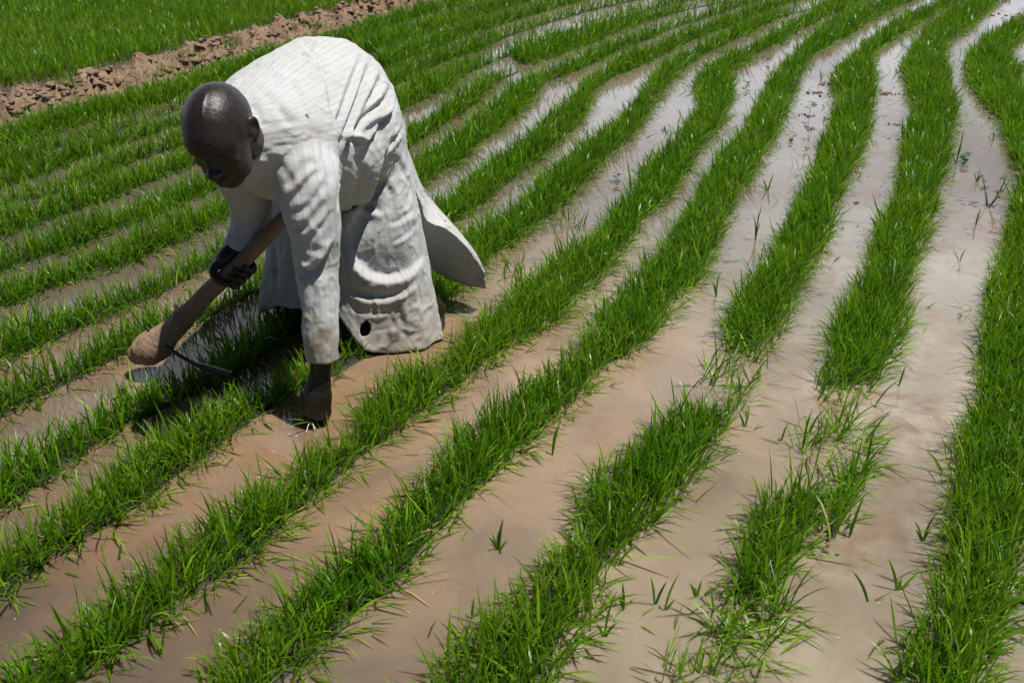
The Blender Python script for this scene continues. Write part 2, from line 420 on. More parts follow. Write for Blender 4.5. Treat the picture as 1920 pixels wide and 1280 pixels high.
    for k_ in range(7):
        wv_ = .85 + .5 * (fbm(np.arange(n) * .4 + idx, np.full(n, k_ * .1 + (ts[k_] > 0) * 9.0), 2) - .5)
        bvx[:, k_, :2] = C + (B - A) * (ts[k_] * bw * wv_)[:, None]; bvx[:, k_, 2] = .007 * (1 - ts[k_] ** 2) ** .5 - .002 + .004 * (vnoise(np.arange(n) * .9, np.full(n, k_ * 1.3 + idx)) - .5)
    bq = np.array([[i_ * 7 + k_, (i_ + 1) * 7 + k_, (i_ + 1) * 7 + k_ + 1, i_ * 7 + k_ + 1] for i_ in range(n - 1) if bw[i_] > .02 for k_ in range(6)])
    if len(bq): link('row_shade_strip', mesh_np('row_shade_strip', bvx.reshape(-1, 3), bq), o, M_ROW_SHADE)
    return tag(o, label, 'rice row', 'rows of rice seedlings standing in muddy water')

ROWS = [
 # (label, UL, LR, dens, ext)
 ('broad thick rice row running down the right edge of the photo',
  [(1880,40),(1834,64),(1808,101),(1815,131),(1834,161),(1867,188),(1890,240),(1910,300),(1898,357),(1874,444),(1834,554),(1825,640),(1830,715),(1785,800),(1785,890),(1760,990),(1750,1070),(1695,1150),(1685,1220),(1700,1290),(1660,1400)],
  [(1975,45),(1925,64),(1894,101),(1915,131),(1925,161),(1950,188),(1975,240),(1995,300),(1995,357),(1985,444),(1965,554),(1965,640),(1980,715),(1965,800),(1965,890),(1960,990),(1945,1070),(1915,1150),(1900,1220),(1875,1290),(1850,1400)], None, (1.5,.3)),
 ('second rice row from the right edge, ending in a blunt dense tuft',
  [(1809,0),(1736,37),(1706,75),(1691,112),(1706,150),(1714,187),(1691,240),(1679,335),(1642,400),(1624,466),(1585,532),(1546,597),(1546,641),(1559,692)],
  [(1875,0),(1842,37),(1785,75),(1777,112),(1789,150),(1800,187),(1796,240),(1773,335),(1764,400),(1742,466),(1720,532),(1707,597),(1703,641),(1672,692)], None, (2,0)),
 ('short dense isolated clump of rice in the lower right water',
  [(1425,905),(1388,955),(1362,1010),(1362,1070),(1378,1105)], [(1550,905),(1548,965),(1520,1025),(1480,1075),(1445,1112)], None, (0,0)),
 ('small rice clump touching the upper right corner of the isolated dense clump',
  [(1565,862),(1552,900),(1542,945),(1548,978)], [(1640,850),(1632,900),(1604,950),(1572,988)], [.8,.9,1,1], (0,0)),
 ('third rice row from the right edge, thinning out to nothing below its middle',
  [(1744,0),(1706,19),(1661,37),(1639,56),(1612,75),(1594,94),(1572,112),(1552,135),(1572,161),(1567,187),(1552,214),(1537,240),(1524,291),(1502,335),(1480,379),(1458,422),(1427,466),(1397,510),(1362,554),(1349,597),(1353,641),(1362,680)],
  [(1815,0),(1774,19),(1736,37),(1706,56),(1676,75),(1650,94),(1640,112),(1646,135),(1648,161),(1646,187),(1642,214),(1639,240),(1620,291),(1602,335),(1576,379),(1572,422),(1554,466),(1532,510),(1506,554),(1493,597),(1462,641),(1445,680)],
  [1]*19+[.95,.55,.25], (2,0)),
 ('shaggy rice row restarting below a gap, sweeping from right of centre to the bottom middle',
  [(1300,695),(1262,730),(1215,770),(1180,810),(1145,850),(1100,895),(1080,940),(1085,985),(1050,1015),(980,1050),(955,1100),(890,1150),(835,1200),(828,1240),(800,1290),(740,1390)],
  [(1425,695),(1420,730),(1395,770),(1370,810),(1330,850),(1300,895),(1255,940),(1205,985),(1185,1015),(1150,1050),(1130,1100),(1110,1150),(1095,1200),(1070,1240),(1050,1290),(990,1390)],
  [.3,.55,.9]+[1]*13, (0,.2)),
 ('long bending rice row in the middle of the field, two rows right of the man',
  [(1631,0),(1575,22),(1545,37),(1526,56),(1496,75),(1481,94),(1462,112),(1440,131),(1432,150),(1405,204),(1375,247),(1331,291),(1305,335),(1274,380),(1245,429),(1210,472),(1165,503),(1135,556),(1100,605),(1050,650),(1020,670),(980,705),(930,745),(850,785),(810,830),(750,885),(730,940),(690,970),(640,1020),(560,1060),(535,1120),(420,1170),(390,1240),(350,1280),(270,1350)],
  [(1714,0),(1661,22),(1635,37),(1612,56),(1571,75),(1541,94),(1522,112),(1511,131),(1504,150),(1484,204),(1467,247),(1440,291),(1414,335),(1379,380),(1362,429),(1349,472),(1327,510),(1274,554),(1244,597),(1210,650),(1150,668),(1120,710),(1085,745),(1050,785),(1000,825),(960,860),(890,920),(830,1000),(805,1040),(760,1090),(695,1130),(660,1170),(600,1230),(550,1268),(470,1350)], None, (2,.2)),
 ('long rice row passing just right of the bent man and his hand',
  [(1537,0),(1511,19),(1474,37),(1440,56),(1406,75),(1361,94),(1324,112),(1301,131),(1305,157),(1312,180),(1286,210),(1275,240),(1205,291),(1197,324),(1140,372),(1122,407),(1100,437),(1026,464),(995,503),(952,525),(908,560),(850,610),(775,662),(730,690),(680,740),(640,790),(590,825),(490,880),(410,940),(320,985),(290,1030),(190,1095),(110,1140),(75,1180),(0,1235),(-120,1310)],
  [(1631,0),(1586,19),(1537,37),(1500,56),(1474,75),(1432,94),(1410,112),(1376,131),(1380,157),(1384,180),(1365,210),(1357,240),(1310,291),(1275,346),(1240,381),(1205,416),(1197,437),(1157,472),(1140,507),(1100,542),(1055,590),(965,645),(930,675),(855,725),(785,775),(705,830),(675,870),(575,950),(525,1008),(460,1060),(390,1090),(320,1150),(270,1195),(220,1230),(165,1275),(60,1345)], None, (2,.3)),
 ('rice row running under the robe, shaded where the bent man leans over it',
  [(1519,0),(1425,22),(1387,37),(1350,56),(1297,82),(1256,101),(1214,131),(1192,171),(1144,219),(1105,245),(1083,267),(1052,293),(1000,324),(965,372),(908,407),(856,433),(800,480),(720,560),(620,630),(530,680),(450,705),(350,765),(250,810),(195,850),(165,880),(120,930),(70,960),(0,990),(-110,1050)],
  [(1560,4),(1481,26),(1440,45),(1395,67),(1324,101),(1290,125),(1249,166),(1223,210),(1201,245),(1153,280),(1114,324),(1083,354),(1026,402),(991,429),(956,455),(908,490),(850,560),(780,620),(650,690),(530,750),(440,810),(395,850),(350,885),(300,925),(250,965),(190,995),(110,1030),(0,1120),(-90,1180)], None, (2,.3)),
 ('rice row under the iron hoe blade, half in the shadow of the man',
  [(1400,10),(1280,52),(1201,83),(1157,101),(1127,122),(1100,136),(1079,162),(1048,184),(1000,232),(952,267),(925,289),(890,315),(847,350),(816,372),(640,480),(480,580),(400,630),(350,670),(215,720),(185,740),(145,765),(105,795),(40,805),(0,840),(-100,890)],
  [(1400,36),(1280,83),(1245,105),(1183,131),(1140,149),(1114,166),(1100,206),(1079,236),(1061,254),(1022,284),(982,315),(947,341),(886,389),(847,416),(700,520),(540,640),(470,690),(415,725),(320,755),(270,785),(200,820),(125,865),(80,910),(0,955),(-80,1000)], None, (2,.3)),
 ('rice row crossing just behind the wooden knob of the hoe',
  [(1350,5),(1280,26),(1214,48),(1157,66),(1105,87),(1070,105),(1017,122),(982,140),(930,175),(895,206),(851,245),(812,262),(772,289),(640,370),(500,470),(412,535),(352,550),(311,565),(240,584),(188,610),(145,640),(90,670),(25,680),(0,705),(-90,740)],
  [(1360,20),(1280,44),(1223,70),(1179,87),(1140,105),(1092,127),(1052,140),(1017,153),(978,200),(939,236),(908,254),(873,284),(829,315),(790,341),(650,440),(520,520),(431,569),(375,599),(337,625),(250,650),(200,680),(145,705),(90,730),(0,780),(-80,820)], None, (2,.3)),
 ('rice row meeting the robe just below the far sleeve cuff, left of the man',
  [(768,235),(640,310),(520,380),(431,422),(394,441),(337,479),(307,494),(262,509),(195,531),(161,546),(112,561),(75,576),(0,595),(-90,630)],
  [(778,262),(650,350),(530,420),(424,479),(394,497),(356,516),(322,535),(292,550),(262,565),(210,580),(180,599),(139,617),(75,650),(0,677),(-80,710)], None, (0,.4)),
 ('short rice row behind the hips of the man, ending at a small reddish gap',
  [(965,116),(917,131),(886,153),(851,175),(807,206),(765,225)],
  [(976,128),(934,149),(908,171),(882,197),(842,223),(775,265)], None, (0,0)),
 ('distant narrow rice row beginning right of the small reddish gap, upper middle',
  [(1300,0),(1250,8),(1160,30),(1100,42),(1029,62),(984,77),(960,90)],
  [(1340,3),(1280,20),(1214,40),(1157,60),(1105,80),(1050,100),(985,118)], None, (2,0)),
 ('rice row beside the chin and far sleeve of the man, on the left',
  [(600,250),(439,347),(394,366),(337,385),(311,404),(262,422),(225,437),(187,449),(112,475),(56,497),(0,512),(-90,540)],
  [(610,290),(442,389),(409,407),(367,430),(337,449),(300,460),(262,479),(225,494),(187,505),(157,516),(94,535),(56,557),(0,572),(-80,605)], None, (0,.4)),
 ('rice row level with the mouth of the man, on the left',
  [(600,215),(397,310),(367,321),(337,332),(300,344),(262,362),(225,381),(150,396),(112,415),(75,426),(37,445),(0,456),(-90,485)],
  [(610,245),(412,344),(375,362),(337,377),(300,396),(262,411),(225,422),(187,437),(150,452),(112,467),(75,479),(37,486),(0,505),(-80,530)], None, (0,.4)),
 ('rice row level with the eyes of the man, on the left',
  [(560,185),(356,269),(319,284),(262,299),(240,310),(187,329),(150,347),(105,362),(67,374),(0,381),(-90,410)],
  [(570,215),(367,302),(319,321),(285,332),(244,351),(202,370),(165,381),(124,392),(75,415),(45,426),(0,437),(-80,460)], None, (0,.4)),
 ('rice row level with the forehead of the man, on the left',
  [(560,155),(337,239),(307,250),(262,261),(187,284),(150,306),(94,329),(56,336),(0,347),(-90,375)],
  [(570,180),(352,269),(300,280),(244,299),(206,321),(150,340),(94,362),(37,370),(0,381),(-80,405)], None, (0,.4)),
 ('rice row level with the bald crown of the man, on the left',
  [(560,120),(345,201),(311,212),(262,225),(225,237),(150,254),(94,280),(37,299),(0,317),(-90,345)],
  [(570,150),(350,228),(281,250),(225,265),(180,284),(131,302),(75,325),(30,336),(0,347),(-80,375)], None, (0,.4)),
 ('rice row two below the earth bank on the left side',
  [(560,95),(394,160),(330,182),(262,202),(202,218),(112,240),(50,262),(0,280),(-90,305)],
  [(570,118),(345,198),(311,209),(259,226),(206,241),(139,258),(82,282),(45,300),(0,316),(-80,340)], None, (0,.4)),
 ('rice row hugging the near foot of the dry earth bank on the left',
  [(620,58),(560,70),(500,85),(410,115),(330,140),(250,163),(150,188),(60,212),(0,228),(-90,250)],
  [(600,85),(540,105),(470,125),(394,158),(330,180),(262,200),(202,216),(112,238),(50,258),(0,278),(-90,305)], None, (0,.4)),
 ('patchy distant rice row just right of the hips, touching the reddish gap',
  [(1260,-10),(1150,18),(1060,45),(985,66),(930,92),(851,114),(799,131),(746,160),(690,190)],
  [(1290,0),(1180,28),(1090,53),(1000,78),(934,109),(869,136),(847,158),(807,175),(755,201),(690,232)], [.9,.9,.9,.8,.8,1,1,1,1], (2,0)),
 ('distant rice row above the patchy one, right of the back of the robe',
  [(1180,-15),(1080,8),(1000,32),(930,55),(850,80),(790,105),(740,125),(690,150)],
  [(1210,-5),(1110,17),(1020,42),(950,66),(900,91),(820,117),(746,153),(700,178)], None, (2,0)),
 ('distant rice row third below the bank, upper middle of the photo',
  [(1080,-15),(1000,5),(900,32),(820,55),(750,80),(690,105)],
  [(1130,-10),(1035,16),(955,38),(870,68),(800,95),(740,123),], None, (2,0)),
 ('distant rice row second below the bank, upper middle of the photo',
  [(960,-12),(880,8),(800,30),(720,55),(660,75)], [(1030,-10),(935,16),(850,45),(770,70),(710,96)], None, (2,0)),
 ('distant rice row right at the foot of the bank, upper middle of the photo',
  [(800,2),(740,16),(690,32),(640,50),(600,65)], [(920,-8),(850,12),(780,34),(710,56),(650,78)], None, (1.5,0)),
]
for k, (lab, ul, lr, dn, ext) in enumerate(ROWS):
    dd = None
    if dn is not None: dd = dn if len(dn) == len(ul) else None
    if len(ul) != len(lr) and dd is not None: dd = None
    grow_row('rice_row', ul, lr, lab, dd, ext, idx=k)

# ------------------------------------------------------------------ earth bank with clods
def bank(name, line, half, height, label, seed, res=.014):
    pts = resample(np.array(line), max(20, int(sum(np.linalg.norm(np.diff(np.array(line), axis=0), axis=1)) / res)))
    n = len(pts); tg = np.gradient(pts, axis=0); tg /= np.linalg.norm(tg, axis=1)[:, None]
    nr = np.stack([-tg[:, 1], tg[:, 0]], 1); m = int(2 * half / res)
    t = np.linspace(-1, 1, m)
    w_ = half * (1 + .35 * (fbm(np.arange(n) * res * 2.2 + seed, np.zeros(n)) - .5) * 2)
    X = pts[:, None, 0] + nr[:, None, 0] * t[None] * w_[:, None]; Y = pts[:, None, 1] + nr[:, None, 1] * t[None] * w_[:, None]
    prof = np.clip(1 - np.abs(t[None]) ** 1.7, 0, 1)
    rough = (fbm(X * 9 + seed, Y * 9, 4) - .5) * .22 + (np.abs(fbm(X * 28, Y * 28 + seed, 3) - .5)) * .10
    blocks = (np.floor(fbm(X * 13, Y * 13 + 5, 2) * 7) / 7 - .5) * .09
    Z = prof * height * (.75 + .5 * fbm(X * 3, Y * 3 + seed, 2)) + (rough + blocks) * np.clip(prof * 2, 0, 1) - .035
    v = np.stack([X, Y, Z], -1).reshape(-1, 3)
    i, j = np.meshgrid(np.arange(n - 1), np.arange(m - 1), indexing='ij'); b = (i * m + j).ravel()
    q = np.stack([b, b + m, b + m + 1, b + 1], 1)
    o = link(name, mesh_np(name, v, q), None, M_BANK)
    return tag(o, label, None, None, 'structure'), v
bl = [(-110, 240), (0, 190), (150, 160), (300, 122), (400, 92), (500, 62), (600, 36), (690, 14), (760, 0), (830, -14), (920, -30), (1050, -52)]
line1 = [tuple(gnd(x, y, .05)[:2]) for x, y in bl]
o, bv = bank('earth_bank', line1, .27, .085, 'rough dry brown earth bank crossing the upper left behind the man', 3.0)
line2 = [(-9, 9.75), (-5, 9.7), (-3.4, 9.62), (-2, 9.9), (0, 10.6), (3, 12)]
bank('earth_bank', line2, .35, .16, 'far brown earth bank glimpsed along the top left edge', 9.0, .04)

def ico_np():
    bm = bmesh.new(); bmesh.ops.create_icosphere(bm, subdivisions=2, radius=1.0)
    v = np.array([x.co for x in bm.verts]); f = np.array([[q.index for q in p.verts] for p in bm.faces]); bm.free(); return v, f
IV, IF = ico_np()
def clods(name, spots, label, mat, rmin, rmax, flat=.7, kind='stuff'):
    vs, fs, off = [], [], 0
    for (x, y, z) in spots:
        r = rmin + (rmax - rmin) * random.random() ** 2.5
        sc = V(random.uniform(.7, 1.4), random.uniform(.7, 1.3), random.uniform(.45, .9) * flat)
        ph = random.uniform(0, 60)
        dsp = 1 + 1.0 * (vnoise(IV[:, 0] * 1.7 + ph, IV[:, 1] * 1.7 + IV[:, 2] * 1.3 + ph) - .5) + .6 * (vnoise(IV[:, 0] * 4 + ph, IV[:, 2] * 4) - .5)
        p = np.round(IV * 1.6) / 1.6 * .6 + IV * .4
        p = p * dsp[:, None] * sc * r
        a = random.uniform(0, 6.3); R = np.array(Matrix.Rotation(a, 3, 'Z') @ Matrix.Rotation(random.uniform(-.5, .5), 3, 'X'))
        vs.append(p @ R.T + V(x, y, z)); fs.append(IF + off); off += len(IV)
    me = mesh_np(name, np.concatenate(vs), np.concatenate(fs), False)
    return tag(link(name, me, None, mat), label, 'earth clods', None, kind)
sel = bv[RNG.choice(len(bv), 3200, replace=False)]
sel = sel[(sel[:, 1] < 11)]
sp = [(x, y, max(z, 0) + .004) for x, y, z in sel]
clods('soil_clods', sp, 'crumbled brown clods heaped all over the earth bank', M_BANK, .005, .030)

# ------------------------------------------------------------------ field beyond the bank
ub = [(-130, 205), (0, 158), (140, 136), (190, 122), (330, 86), (430, 60), (520, 36), (600, 16), (690, -2), (760, -16)]
edge = np.array([gnd(x, y, .03)[:2] for x, y in ub])
N = 150000
x = RNG.uniform(-7.2, -.2, N); y = RNG.uniform(5.0, 12.2, N)
ey = np.interp(x, edge[:, 0], edge[:, 1], left=edge[0, 1], right=99)
f2 = np.interp(x, [p[0] for p in line2], [p[1] for p in line2])
bnd = np.interp(y, [8.5, 9.4, 12.5], [-.9, -1.05, -1.2])
k = (y > ey + .02 + .16 * (vnoise(x * 6, y * 6) - .5)) & ((y < f2 - .28) | (y > f2 + .3)) & (x < bnd) & (RNG.random(N) < np.clip(1.5 - y * .09, .3, 1))
x, y = x[k], y[k]
cl = fbm(x * 3.2, y * 4.0, 3)
N = len(x)
Lg = (.075 + .07 * RNG.random(N)) * (.6 + .75 * cl)
v, tn, K = blades(np.c_[x, y, np.zeros(N)], Lg, RNG.uniform(.005, .009, N), np.abs(RNG.normal(.25, .2, N)), RNG.uniform(-3.14, 3.14, N),
                  np.abs(RNG.normal(.4, .4, N)), np.clip(RNG.beta(2, 2.4, N) * .93, 0, 1), fbm(x * 1.1 + 3, y * 1.4, 3) + .08, None, 3)
tag(blade_obj('rice_field', [(v, tn, K)]), 'dense unbroken green rice covering the bed beyond the dry earth bank', 'rice field', None, 'stuff')

# green shoots on the bank
def weed_tuft(name, px, py, label, n=14, h=.06, z=0.0, spread=.02, cat='weed', lean=.7, wid=.004, rn=(.2, .7)):
    c = gnd(px, py, z); o = None
    P = np.c_[RNG.normal(0, spread, n), RNG.normal(0, spread, n), np.zeros(n)]
    v, tn, K = blades(P, RNG.uniform(.5, 1.1, n) * h, RNG.uniform(.7, 1.3, n) * wid, np.abs(RNG.normal(.2, lean * .5, n)), RNG.uniform(-3.14, 3.14, n),
                      np.abs(RNG.normal(.5, .4, n)), RNG.uniform(*rn, n), RNG.uniform(.3, .6, n), None, 4)
    o = blade_obj(name, [(v, tn, K)]); o.location = (c[0], c[1], z)
    return tag(o, label, cat)
for (a, b_, lab) in [(440, 86, 'small grass shoots in the dry earth bank above the back of the man'), (593, 52, 'dark green weeds growing on the bank near its upper end'),
                   (360, 108, 'pale weed tuft on the earth bank above his shoulder'), (298, 138, 'tiny weed at the lower foot of the earth bank'),
                   (130, 158, 'thin green shoots sprouting from the left part of the earth bank')]:
    weed_tuft('bank_weed', a, b_, lab, 34, .085, .07, .035)

# ------------------------------------------------------------------ single sprouts standing in the open water
def sprout(px, py, tips, label, w_=.0065, z=0.0):
    """base pixel and leaf-tip pixels; each leaf is a curved blade standing in the water"""
    c = gnd(px, py, z); vs = []
    v_all, t_all = [], []
    for (tx, ty) in tips:
        T = PY(tx, ty, c[1] + RNG.uniform(-.02, .02)); d = T - c; L = max(.02, np.linalg.norm(d))
        if d[2] < .01: T = gnd(tx, ty, .006); d = T - c; L = max(.02, np.linalg.norm(d))
        az = math.atan2(d[1], d[0]) if np.hypot(d[0], d[1]) > 1e-3 else 0
        lean = math.acos(max(-1, min(1, d[2] / L))); cu = RNG.uniform(.1, .5)
        v, tn, K = blades(np.array([[0, 0, 0.0]]), np.array([L]), np.array([w_ * RNG.uniform(.8, 1.2)]), np.array([lean - cu * .45]), np.array([az]), np.array([cu]),
                          np.array([RNG.uniform(.15, .6)]), np.array([.3]), np.array([RNG.uniform(-.5, .5)]), 6, .01)
        v_all.append((v, tn, K))
    o = blade_obj('rice_sprout', v_all); o.location = c
    return tag(o, label, 'rice sprout', 'stray rice sprouts standing in the open water')
SPR = [
 (1035, 853, [(1053, 785), (1042, 800)], 'lone dark upright sprout in open water right of the middle'),
 (935, 1030, [(945, 972), (918, 1005), (950, 1010), (925, 1000), (940, 990)], 'small forked sprout beside sunken debris in the lower middle channel'),
 (803, 1188, [(820, 1160)], 'short dark leaf floating in the water at the lower middle'),
 (1133, 1193, [(1161, 1105), (1120, 1168), (1156, 1165)], 'tall leaning sprout with three leaves near the bottom middle'),
 (1169, 1143, [(1167, 1090), (1162, 1112)], 'slim upright sprout just right of the tall leaning three-leaf one'),
 (1228, 1132, [(1220, 1080), (1250, 1088)], 'v-shaped two-leaf sprout left of a similar pair, lower right water'),
 (1245, 1144, [(1276, 1072), (1262, 1124)], 'two-leaf sprout with one long arching leaf, lower right water'),
 (1397, 800, [(1405, 767), (1385, 770)], 'stubby dark sprout in the gap below the third row from the right'),
 (1465, 826, [(1480, 790), (1472, 800)], 'short leaning sprout left of the sparse broken row'),
 (1685, 723, [(1698, 685), (1694, 692)], 'dark pointed sprout just below the blunt row end'),
 (1592, 1007, [(1622, 926), (1606, 965)], 'large broad leaning leaf right of the dense clump, lower right'),
 (1630, 1128, [(1595, 1067), (1672, 1108)], 'wide v-shaped sprout with two long thin leaves, lower right water'),
 (1683, 1107, [(1665, 1047), (1722, 1069), (1690, 1085)], 'three-leaf sprout right of the wide v-shaped one'),
 (1731, 1011, [(1715, 975), (1760, 960), (1720, 990), (1745, 990)], 'bushy dark sprout touching the edge of the broad right row'),
 (1307, 1117, [(1295, 1090), (1315, 1086), (1303, 1098)], 'small fan-shaped sprout left of the dense lower right clump'),
 (1463, 1190, [(1526, 1152), (1475, 1165)], 'long flat-lying leaf right of the sparse bottom tuft'),
 (222, 1050, [(228, 1017)], 'thin single blade in the lower left channel'),
 (387, 1148, [(385, 1095)], 'upright single blade beside the row in the bottom left'),
 (430, 1150, [(464, 1110)], 'thin slanting floating blade in the bottom left channel'),
 (300, 1228, [(310, 1172), (286, 1195)], 'two-leaf sprout at the very bottom, left of the middle'),
 (885, 1160, [(889, 1118), (900, 1145)], 'short upright sprout against the shaggy row at the bottom middle'),
 (1416, 451, [(1432, 380), (1422, 395), (1410, 400), (1427, 415)], 'tall dark sprout standing alone between two rows right of centre'),
 (1344, 556, [(1354, 510), (1335, 525), (1340, 530)], 'clump of three dark blades in water right of centre'),
 (1793, 306, [(1806, 240), (1785, 285), (1800, 270)], 'tall thin sprout next to the small round-leaved weed, upper right'),
 (1800, 489, [(1812, 466), (1788, 470)], 'pair of short floating blades in the channel at right, half way up'),
 (1832, 340, [(1838, 316), (1825, 322), (1842, 325), (1829, 328)], 'low dark tuft between the round-leaved weed and the twiggy weed'),
 (1830, 422, [(1840, 390), (1834, 400)], 'dark blade pair below the twiggy weed'),
 (1862, 264, [(1864, 245), (1852, 252)], 'tiny sprout pair in the upper right channel'),
 (1439, 358, [(1450, 325), (1432, 335), (1445, 340), (1428, 350)], 'small sprout with floating bits in the upper right channel'),
 (71, 772, [(62, 735), (80, 745), (72, 750)], 'small sprout alone in the left channel below the hoe knob'),
 (1540, 148, [(1538, 128), (1545, 135)], 'tiny upright sprout in bright water, upper right'),
 (1249, 250, [(1246, 235), (1255, 240)], 'tiny sprout in the reddish shallow between rows, upper right'),
]
for s_ in SPR: sprout(*s_)
def sparse_patch(quad, n, label):
    Q = np.array([gnd(x, y)[:2] for x, y in quad]); a_, b2 = RNG.random(n)[:, None], RNG.random(n)[:, None]
    pos = (Q[0] * (1 - a_) + Q[1] * a_) * (1 - b2) + (Q[3] * (1 - a_) + Q[2] * a_) * b2
    cc = pos.mean(0); ctr = pos[RNG.integers(0, n, max(5, n // 7))]; near_ = ctr[RNG.integers(0, len(ctr), n)]
    pos = np.where(RNG.random((n, 1)) < .8, near_ + RNG.normal(0, .010, (n, 2)), pos) - cc
    fl_ = RNG.random(n) < .42
    lean = np.where(fl_, RNG.uniform(.9, 1.45, n), np.abs(RNG.normal(.35, .25, n))); az = np.where(RNG.random(n) < .5, RNG.normal(-.4, .7, n), RNG.uniform(-3.14, 3.14, n))
    v, tn, K = blades(np.c_[pos, np.zeros(n)], RNG.uniform(.06, .14, n), RNG.uniform(.003, .006, n), lean, az, np.abs(RNG.normal(.5, .4, n)), np.clip(RNG.beta(2, 2.4, n) + fl_ * .25, 0, .97), RNG.uniform(.2, .8, n))  # flat-lying blades get a lighter tint in place of caught sunlight
    o = blade_obj('rice_tuft', [(v, tn, K)]); o.location = (cc[0], cc[1], 0)
    return tag(o, label, 'rice tuft')
sparse_patch([(1528, 712), (1640, 712), (1625, 775), (1530, 775)], 105, 'thin scattered rice blades below the blunt end of the second row')
sparse_patch([(1490, 800), (1620, 790), (1655, 875), (1500, 895)], 190, 'loose half-flattened rice tuft directly above the isolated dense clump')
sparse_patch([(1345, 1130), (1490, 1130), (1440, 1250), (1300, 1240)], 170, 'sparse pale flattened rice blades below the isolated dense clump')
sparse_patch([(1240, 1240), (1390, 1240), (1400, 1300), (1230, 1300)], 70, 'few pale rice blades at the bottom edge right of the shaggy row')
sparse_patch([(1330, 660), (1460, 655), (1420, 740), (1280, 750)], 100, 'sparse rice blades bridging the gap under the third row')
for (a, b_, lab, n_, h_, sp_) in [
   (1066, 420, 'loose clump of sprouts standing in water right of the flapping robe tail, upper one', 26, .10, .05),
   (962, 515, 'loose clump of dark sprouts just right of the flapping robe tail', 26, .11, .045),
   (1008, 190, 'small clump of sprouts in the channel right of the back of the man', 22, .08, .05),
   (655, 672, 'small tuft of rice beside the near sleeve cuff', 34, .10, .022),
   (1730, 1268, 'pale flattened grass tuft at the bottom edge left of the broad right row', 46, .10, .04),
   (1905, 118, 'thin pale tuft in bright water at the top right edge', 30, .08, .06)]:
    weed_tuft('rice_tuft', a, b_, lab, n_, h_, 0, sp_, 'rice tuft', .8, .0052)

# ------------------------------------------------------------------ broad-leaved weeds and debris
def leaf_verts(base, dirv, L, W, n=5):
    d = unit(dirv); s = unit(np.cross(d, V(0, 0, 1))); up = np.cross(s, d)
    pr = [0.05, .75, 1, .8, .1]
    out = []
    for k in range(n):
        c = base + d * L * k / (n - 1) + up * (-.18 * L * (k / (n - 1)) ** 2)
        out += [c - s * W * pr[k] * .5 + up * .12 * W * pr[k], c, c + s * W * pr[k] * .5 + up * .12 * W * pr[k]]
    return np.array(out)
def broadleaf(px, py, label, H=.07, nst=3, nl=8, L=.028, W=.02, stemr=.0012, z=0.0):
    c = gnd(px, py, z); root = empty('water_weed', c); tag(root, label, 'weed')
    sv, sf, off = [], [], 0; lv, lf, lo = [], [], 0
    for k in range(nst):
        a = random.uniform(0, 6.28); ln = random.uniform(.15, .55)
        pts = [V(0, 0, -.01)]
        for q in range(1, 6):
            pts.append(pts[-1] + H / 5 * V(math.cos(a + q * .3) * math.sin(ln), math.sin(a + q * .3) * math.sin(ln), math.cos(ln)))
        for q in range(6):
            for e in range(4):
                sv.append(pts[q] + stemr * (1 - q * .1) * V(math.cos(e * 1.57), math.sin(e * 1.57), 0))
        for q in range(5):
            for e in range(4): sf.append([off + q * 4 + e, off + q * 4 + (e + 1) % 4, off + q * 4 + 4 + (e + 1) % 4, off + q * 4 + 4 + e])
        off += 24
        for q in range(max(1, nl // nst)):
            pb = pts[random.choice([2, 3, 4, 5, 5])]; an = random.uniform(0, 6.28)
            v = leaf_verts(pb, V(math.cos(an), math.sin(an), random.uniform(-.2, .5)), L * random.uniform(.6, 1.1), W * random.uniform(.7, 1.1))
            lv.append(v)
            for r in range(4):
                for c2 in range(2): lf.append([lo + r * 3 + c2, lo + r * 3 + c2 + 1, lo + r * 3 + c2 + 4, lo + r * 3 + c2 + 3])
            lo += 15
    link('stem', mesh_np('stem', sv, sf), root, M_STEM); link('leaves', mesh_np('leaves', np.concatenate(lv), lf), root, M_WEED)
    return root
broadleaf(1852, 388, 'twiggy dark weed with small leaves standing in the right channel', .15, 5, 34, .030, .015, .0024)
broadleaf(1806, 305, 'low round-leaved weed beside the tall thin sprout, upper right', .055, 4, 18, .030, .026, .0018)
broadleaf(1517, 218, 'broad-leaved weed rising from debris in the upper right channel', .085, 2, 7, .05, .032)
broadleaf(1516, 262, 'dark slender weed below the broad-leaved one, upper right channel', .07, 2, 6, .03, .018)
broadleaf(1483, 268, 'small round-leaved weed left of the dark slender weed', .04, 2, 6, .026, .02)
broadleaf(1398, 165, 'pale weed with spread leaves in the channel, upper right', .05, 3, 10, .035, .02)
broadleaf(1154, 342, 'small dark seedling weed in the reddish channel right of centre', .05, 2, 8, .026, .018)
broadleaf(1247, 245, 'pale seedling weed in the reddish shallow, right of centre top', .03, 2, 5, .02, .014)
broadleaf(1440, 118, 'little leafy weed at the water edge near the top right', .04, 2, 7, .03, .022)
broadleaf(880, 30, 'pale broad-leaved weed among distant rice, top middle', .1, 3, 9, .05, .035)
def debris(px, py, label, n=10, r=.04, s=.016, mat=None, cat='plant debris'):
    c = gnd(px, py); pts = [(random.gauss(0, r), random.gauss(0, r * .8), .003) for _ in range(n)]
    vs, fs, off = [], [], 0
    for (x, y, z) in pts:
        q = IV * V(random.uniform(.5, 1.3), random.uniform(.3, .8), random.uniform(.15, .4)) * s * random.uniform(.5, 1.2)
        a = random.uniform(0, 6.3); R = np.array(Matrix.Rotation(a, 3, 'Z'))
        vs.append(q @ R.T + V(x, y, z)); fs.append(IF + off); off += len(IV)
    o = link('floating_debris', mesh_np('floating_debris', np.concatenate(vs), np.concatenate(fs)), None, mat or M_DEBRIS); o.location = c
    return tag(o, label, cat)
debris(1532, 175, 'reddish-brown leaf debris left of the third row, upper right channel', 12, .05)
